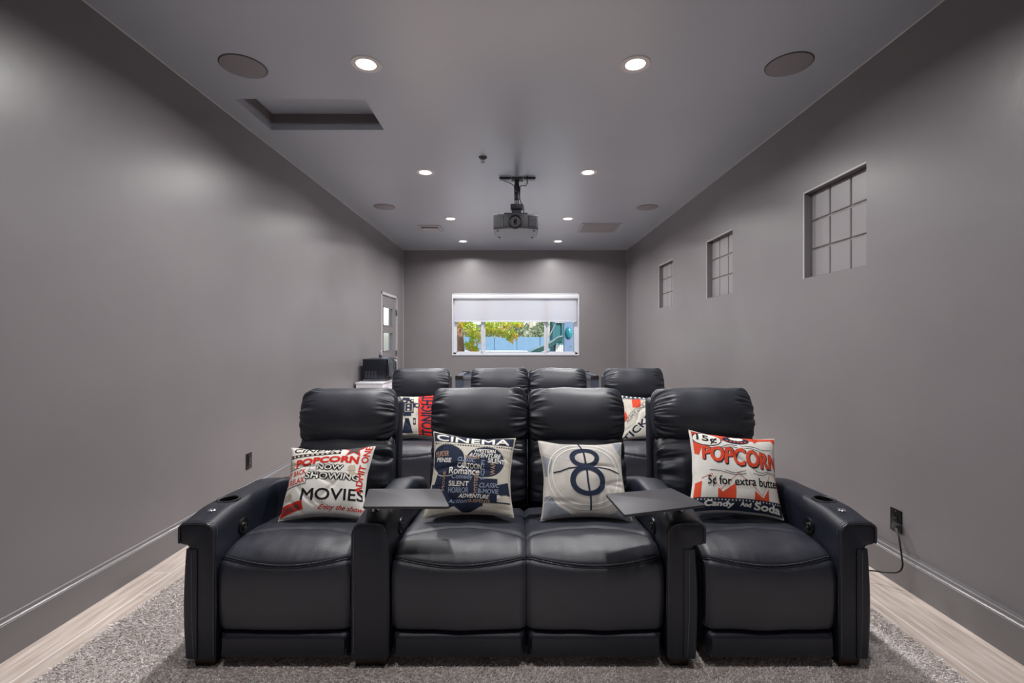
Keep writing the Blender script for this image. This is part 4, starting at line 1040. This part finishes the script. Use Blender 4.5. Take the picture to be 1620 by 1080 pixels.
def leaves(cl, n, size, seed, flat=.6):
    rnd = random.Random(seed); m = MB()
    for _ in range(n):
        c, r = rnd.choice(cl)
        while True:
            q = Vector((rnd.uniform(-1,1), rnd.uniform(-1,1), rnd.uniform(-1,1)))
            if q.length < 1: break
        p = Vector(c)+Vector((q.x*r[0], q.y*r[1], q.z*r[2])); s = size*rnd.uniform(.6,1.3)
        a = Vector((rnd.uniform(-1,1), rnd.uniform(-1,1), rnd.uniform(-1,1))).normalized(); b = a.cross(Vector((rnd.uniform(-1,1), rnd.uniform(-1,1), rnd.uniform(-1,1)))).normalized()
        m.add([p-a*s, p+b*s*.4, p+a*s, p-b*s*.4], [(0,1,2,3)])
    return m
def leafmat(name, rgb, rgb2):
    m = mat(name, rgb, .6, rgb2=rgb2, vscale=2.0)
    N = m.node_tree.nodes; L = m.node_tree.links; b = N['Principled BSDF']
    tr = N.new('ShaderNodeBsdfTranslucent'); mx = N.new('ShaderNodeMixShader'); mx.inputs['Fac'].default_value = .45
    src = b.inputs['Base Color'].links[0].from_socket; L.new(src, tr.inputs['Color'])
    L.new(b.outputs[0], mx.inputs[1]); L.new(tr.outputs[0], mx.inputs[2]); L.new(mx.outputs[0], N['Material Output'].inputs['Surface'])
    return m
M_lg = leafmat('leaf_green', (140,190,44), (204,226,64)); M_ly = leafmat('leaf_yellow', (226,210,70), (236,176,84)); M_bush = leafmat('leaf_grey_green', (120,140,104), (160,172,140))
TY = 12.2
tree = thing('tree', 'yellow-green autumn tree outside the left of the window', 'tree', (at(729,0,TY).x, TY, -.15))
p0 = at(729, 557, TY)
part('trunk', MB().tube([(p0.x+.03,TY,-.15),(p0.x+.01,TY,.5),(p0.x,TY,1.1),(p0.x-.03,TY,1.7),(p0.x+.03,TY,2.6),(p0.x+.15,TY,3.4)], [.15,.11,.095,.08,.065,.03], 14), mat('bark', (150,118,96), .9, bump=1, bscale=20, var=.25, vscale=9, stretch=(1,1,.2)), tree, 60)
for (a, b, c) in (((0,0,1.75),(.7,.1,2.1),(1.5,.0,2.0)), ((0,0,1.9),(.5,-.2,2.5),(1.2,-.1,2.7)), ((0,0,2.2),(-.5,.2,2.7),(-1.2,.2,2.9)), ((0,0,2.5),(.2,.5,3.0),(.4,1.0,3.3))):
    part('branch', MB().tube([(p0.x+q[0], TY+q[1], q[2]) for q in (a, b, c)], [.04,.025,.01], 8), MATS['bark'], tree, 60)
cl = []
for (px, py, rx, rz) in ((733,512,.30,.12),(745,522,.22,.16),(752,534,.16,.16),(742,545,.14,.12),(750,553,.12,.10),(728,506,.4,.2),(775,512,.22,.16),(790,514,.22,.14),(782,523,.20,.12),(797,527,.16,.10),(806,534,.07,.10),(812,528,.08,.12),(804,512,.2,.12),(770,520,.12,.10),(818,511,.12,.05)):
    c = at(px, py, TY); cl.append((c, (rx, .35, rz)))
for k in range(22):
    rnd = random.Random(100+k); cl.append(((p0.x+rnd.uniform(-1.6,1.9), TY+rnd.uniform(-.9,1.2), rnd.uniform(2.3,4.0)), (.5,.5,.35)))
part('foliage', leaves(cl, 3400, .050, 5), M_lg, tree, None, 'stuff')
cl2 = [((c[0][0]+.05, c[0][1]-.1, c[0][2]-.05), c[1]) for c in cl[:15]]
part('foliage', leaves(cl2, 650, .050, 8), M_ly, tree, None, 'stuff')
# bushes beyond the blue wall
for k, (px, py, rx, rz, lab) in enumerate(((822,526,.75,.55,'grey-green bush beyond the blue wall, left of the palm trunks'), (846,530,.55,.45,'dense low green bush beyond the blue wall under the palm trunks'), (858,516,.35,.7,'tall thin olive bush beyond the blue wall behind the right mullion'), (760,528,1.1,.6,'bush beyond the blue wall behind the autumn tree'), (900,525,.9,.6,'bush beyond the blue wall behind the play tower'))):
    BY = (22.0, 24.4, 26.6, 22.3, 22.3)[k]; c = at(px, py, BY); rx *= BY/23; rz *= BY/23
    t = thing('bush', lab, 'bush', (c.x, BY, -.15), 'bushes beyond the blue wall')
    part('stem', MB().tube([(c.x,BY,-.15),(c.x,BY,c.z)], [.06,.03], 8), MATS['bark'], t)
    part('foliage', leaves([((c.x+random.uniform(-.5,.5)*rx, BY+random.uniform(-.3,.3), c.z+random.uniform(-.7,.5)*rz), (rx*.6,.4,rz*.6)) for _ in range(8)]+[((c.x,BY,c.z-.9),(rx*.8,.4,.5))], 1500, .10, 20+k), M_bush, t, None, 'stuff')
for k, (px, hh) in enumerate(((837,6.5),(841.5,7.2))):
    PY_ = 30+5*k; c = at(px, 520, PY_)
    t = thing('palm_tree', 'thin distant palm, %s of the two trunks above the bushes' % ('left' if k == 0 else 'right'), 'tree', (c.x, PY_, -.15), 'distant palms')
    part('trunk', MB().tube([(c.x,PY_,-.15),(c.x+.05,PY_,3),(c.x,PY_,hh)], [.09,.06,.05], 8), mat('palm_bark', (150,138,124), .9), t, 60)
    m = MB()
    for j in range(12):
        a = 2*PI*j/12; pts = [(c.x+math.cos(a)*r, PY_+math.sin(a)*r, hh+.5*math.sin(r*1.3)-.28*r*r) for r in (0,.5,1.0,1.6)]
        for (p_, q_) in zip(pts, pts[1:]): m.add([(p_[0],p_[1],p_[2]),(p_[0]-math.sin(a)*.15,p_[1]+math.cos(a)*.15,p_[2]-.1),(q_[0]-math.sin(a)*.12,q_[1]+math.cos(a)*.12,q_[2]-.1),(q_[0],q_[1],q_[2])], [(0,1,2,3)])
    part('fronds', m, M_bush, t)
# play tower with slide
PYD = 13.0
M_teal = mat('teal_plastic', (38,96,104), .45); M_slate = mat('slate_plastic', (92,112,146), .5); M_green = mat('slide_green', (40,78,80), .4)
pt = thing('play_tower', 'teal and slate playground tower with slide, seen through the right window pane', 'playset', (at(888,0,PYD).x, PYD, -.15))
for px in (877.5, 891, 909):
    for dy in (0, 1.2):
        x = at(px, 0, PYD).x; part('post', MB().box(x-.045, x+.045, PYD+dy, PYD+dy+.09, -.15, 2.5), M_teal, pt)
a, b = at(877.5,0,PYD).x, at(909,0,PYD).x
part('deck', MB().box(a-.05, b+.05, PYD, PYD+1.3, .98, 1.06), M_slate, pt)
part('roof', MB().prism([(a-.15,2.45),(b+.15,2.45),((a+b)/2,3.1)], PYD-.1, PYD+1.4, 'y'), mat('roof_orange', (206,150,96), .6), pt)
a2, b2 = at(879,0,PYD).x, at(889.5,0,PYD).x
part('side_panel', MB().box(a2, b2, PYD+.05, PYD+.09, 1.30, 1.95), M_teal, pt)
a3, b3 = at(892.5,0,PYD).x, at(907,0,PYD).x
part('front_panel', slab('y', PYD-.02, PYD+.03, a3, b3, 1.0, 2.0, [(a3+.04,a3+.09,1.12,1.16),(a3+.15,a3+.2,1.18,1.23)]), M_slate, pt)
part('bubble_window', MB().grid(16, 12, lambda u, v: ((a3+b3)/2+.105*math.cos(2*PI*u)*math.sin(PI/2*v), PYD-.02-.09*math.cos(PI/2*v), 1.58+.17*math.sin(2*PI*u)*math.sin(PI/2*v))), mat('teal_bubble', (34,112,124), .15), pt, 0)
part('rail_bar', MB().tube([(at(868,0,PYD).x, PYD-.1, at(0,533,PYD).z), (at(878,0,PYD).x, PYD-.05, at(0,513,PYD).z)], .02, 8).tube([(a, PYD, 1.86), (b, PYD, 1.86)], .02, 8), M_steel, pt, 60)
sp = resample([at(889,538,PYD-.1), at(881,540,PYD-.1), at(874,545,PYD-.1), at(866,550,PYD-.1), at(856,554,PYD-.1), at(842,560,PYD-.1), at(820,574,PYD-.1)], 24)
m = MB(); pr_ = [(-.22,.10),(-.20,.10),(-.18,0),(.18,0),(.20,.10),(.22,.10),(.20,-.03),(-.20,-.03)]
vs = []
for p in sp:
    for (yy, zz) in pr_: vs.append((p.x, p.y+yy, p.z+zz))
n = len(pr_); m.add(vs, [(i*n+j, i*n+(j+1) % n, (i+1)*n+(j+1) % n, (i+1)*n+j) for i in range(len(sp)-1) for j in range(n)]+[tuple(range(n))[::-1], tuple((len(sp)-1)*n+j for j in range(n))])
part('slide', m, M_green, pt, 40)
for dy in (-.22, .22): part('slide_rail', MB().tube([p+Vector((0, dy, .11)) for p in sp], .022, 8), mat('rail_pale', (104,134,140), .4), pt, 60)
for i in range(4):
    x = at(880+3.2*i, 0, PYD).x; part('ladder_bar', MB().box(x-.02, x+.02, PYD-.04, PYD-.01, -.15, 1.25), mat('bar_white', (220,222,224), .5), pt)

# sunlit beige neighbour wall seen through the side door's panes
nb = MB().box(-5.2, -5.0, 6.0, 13.5, -.15, 3.2)
tag(nb.build('neighbour_wall', mat('beige_stucco', (214,208,192), .9)), 'sunlit beige stucco wall outside the side door', 'wall')
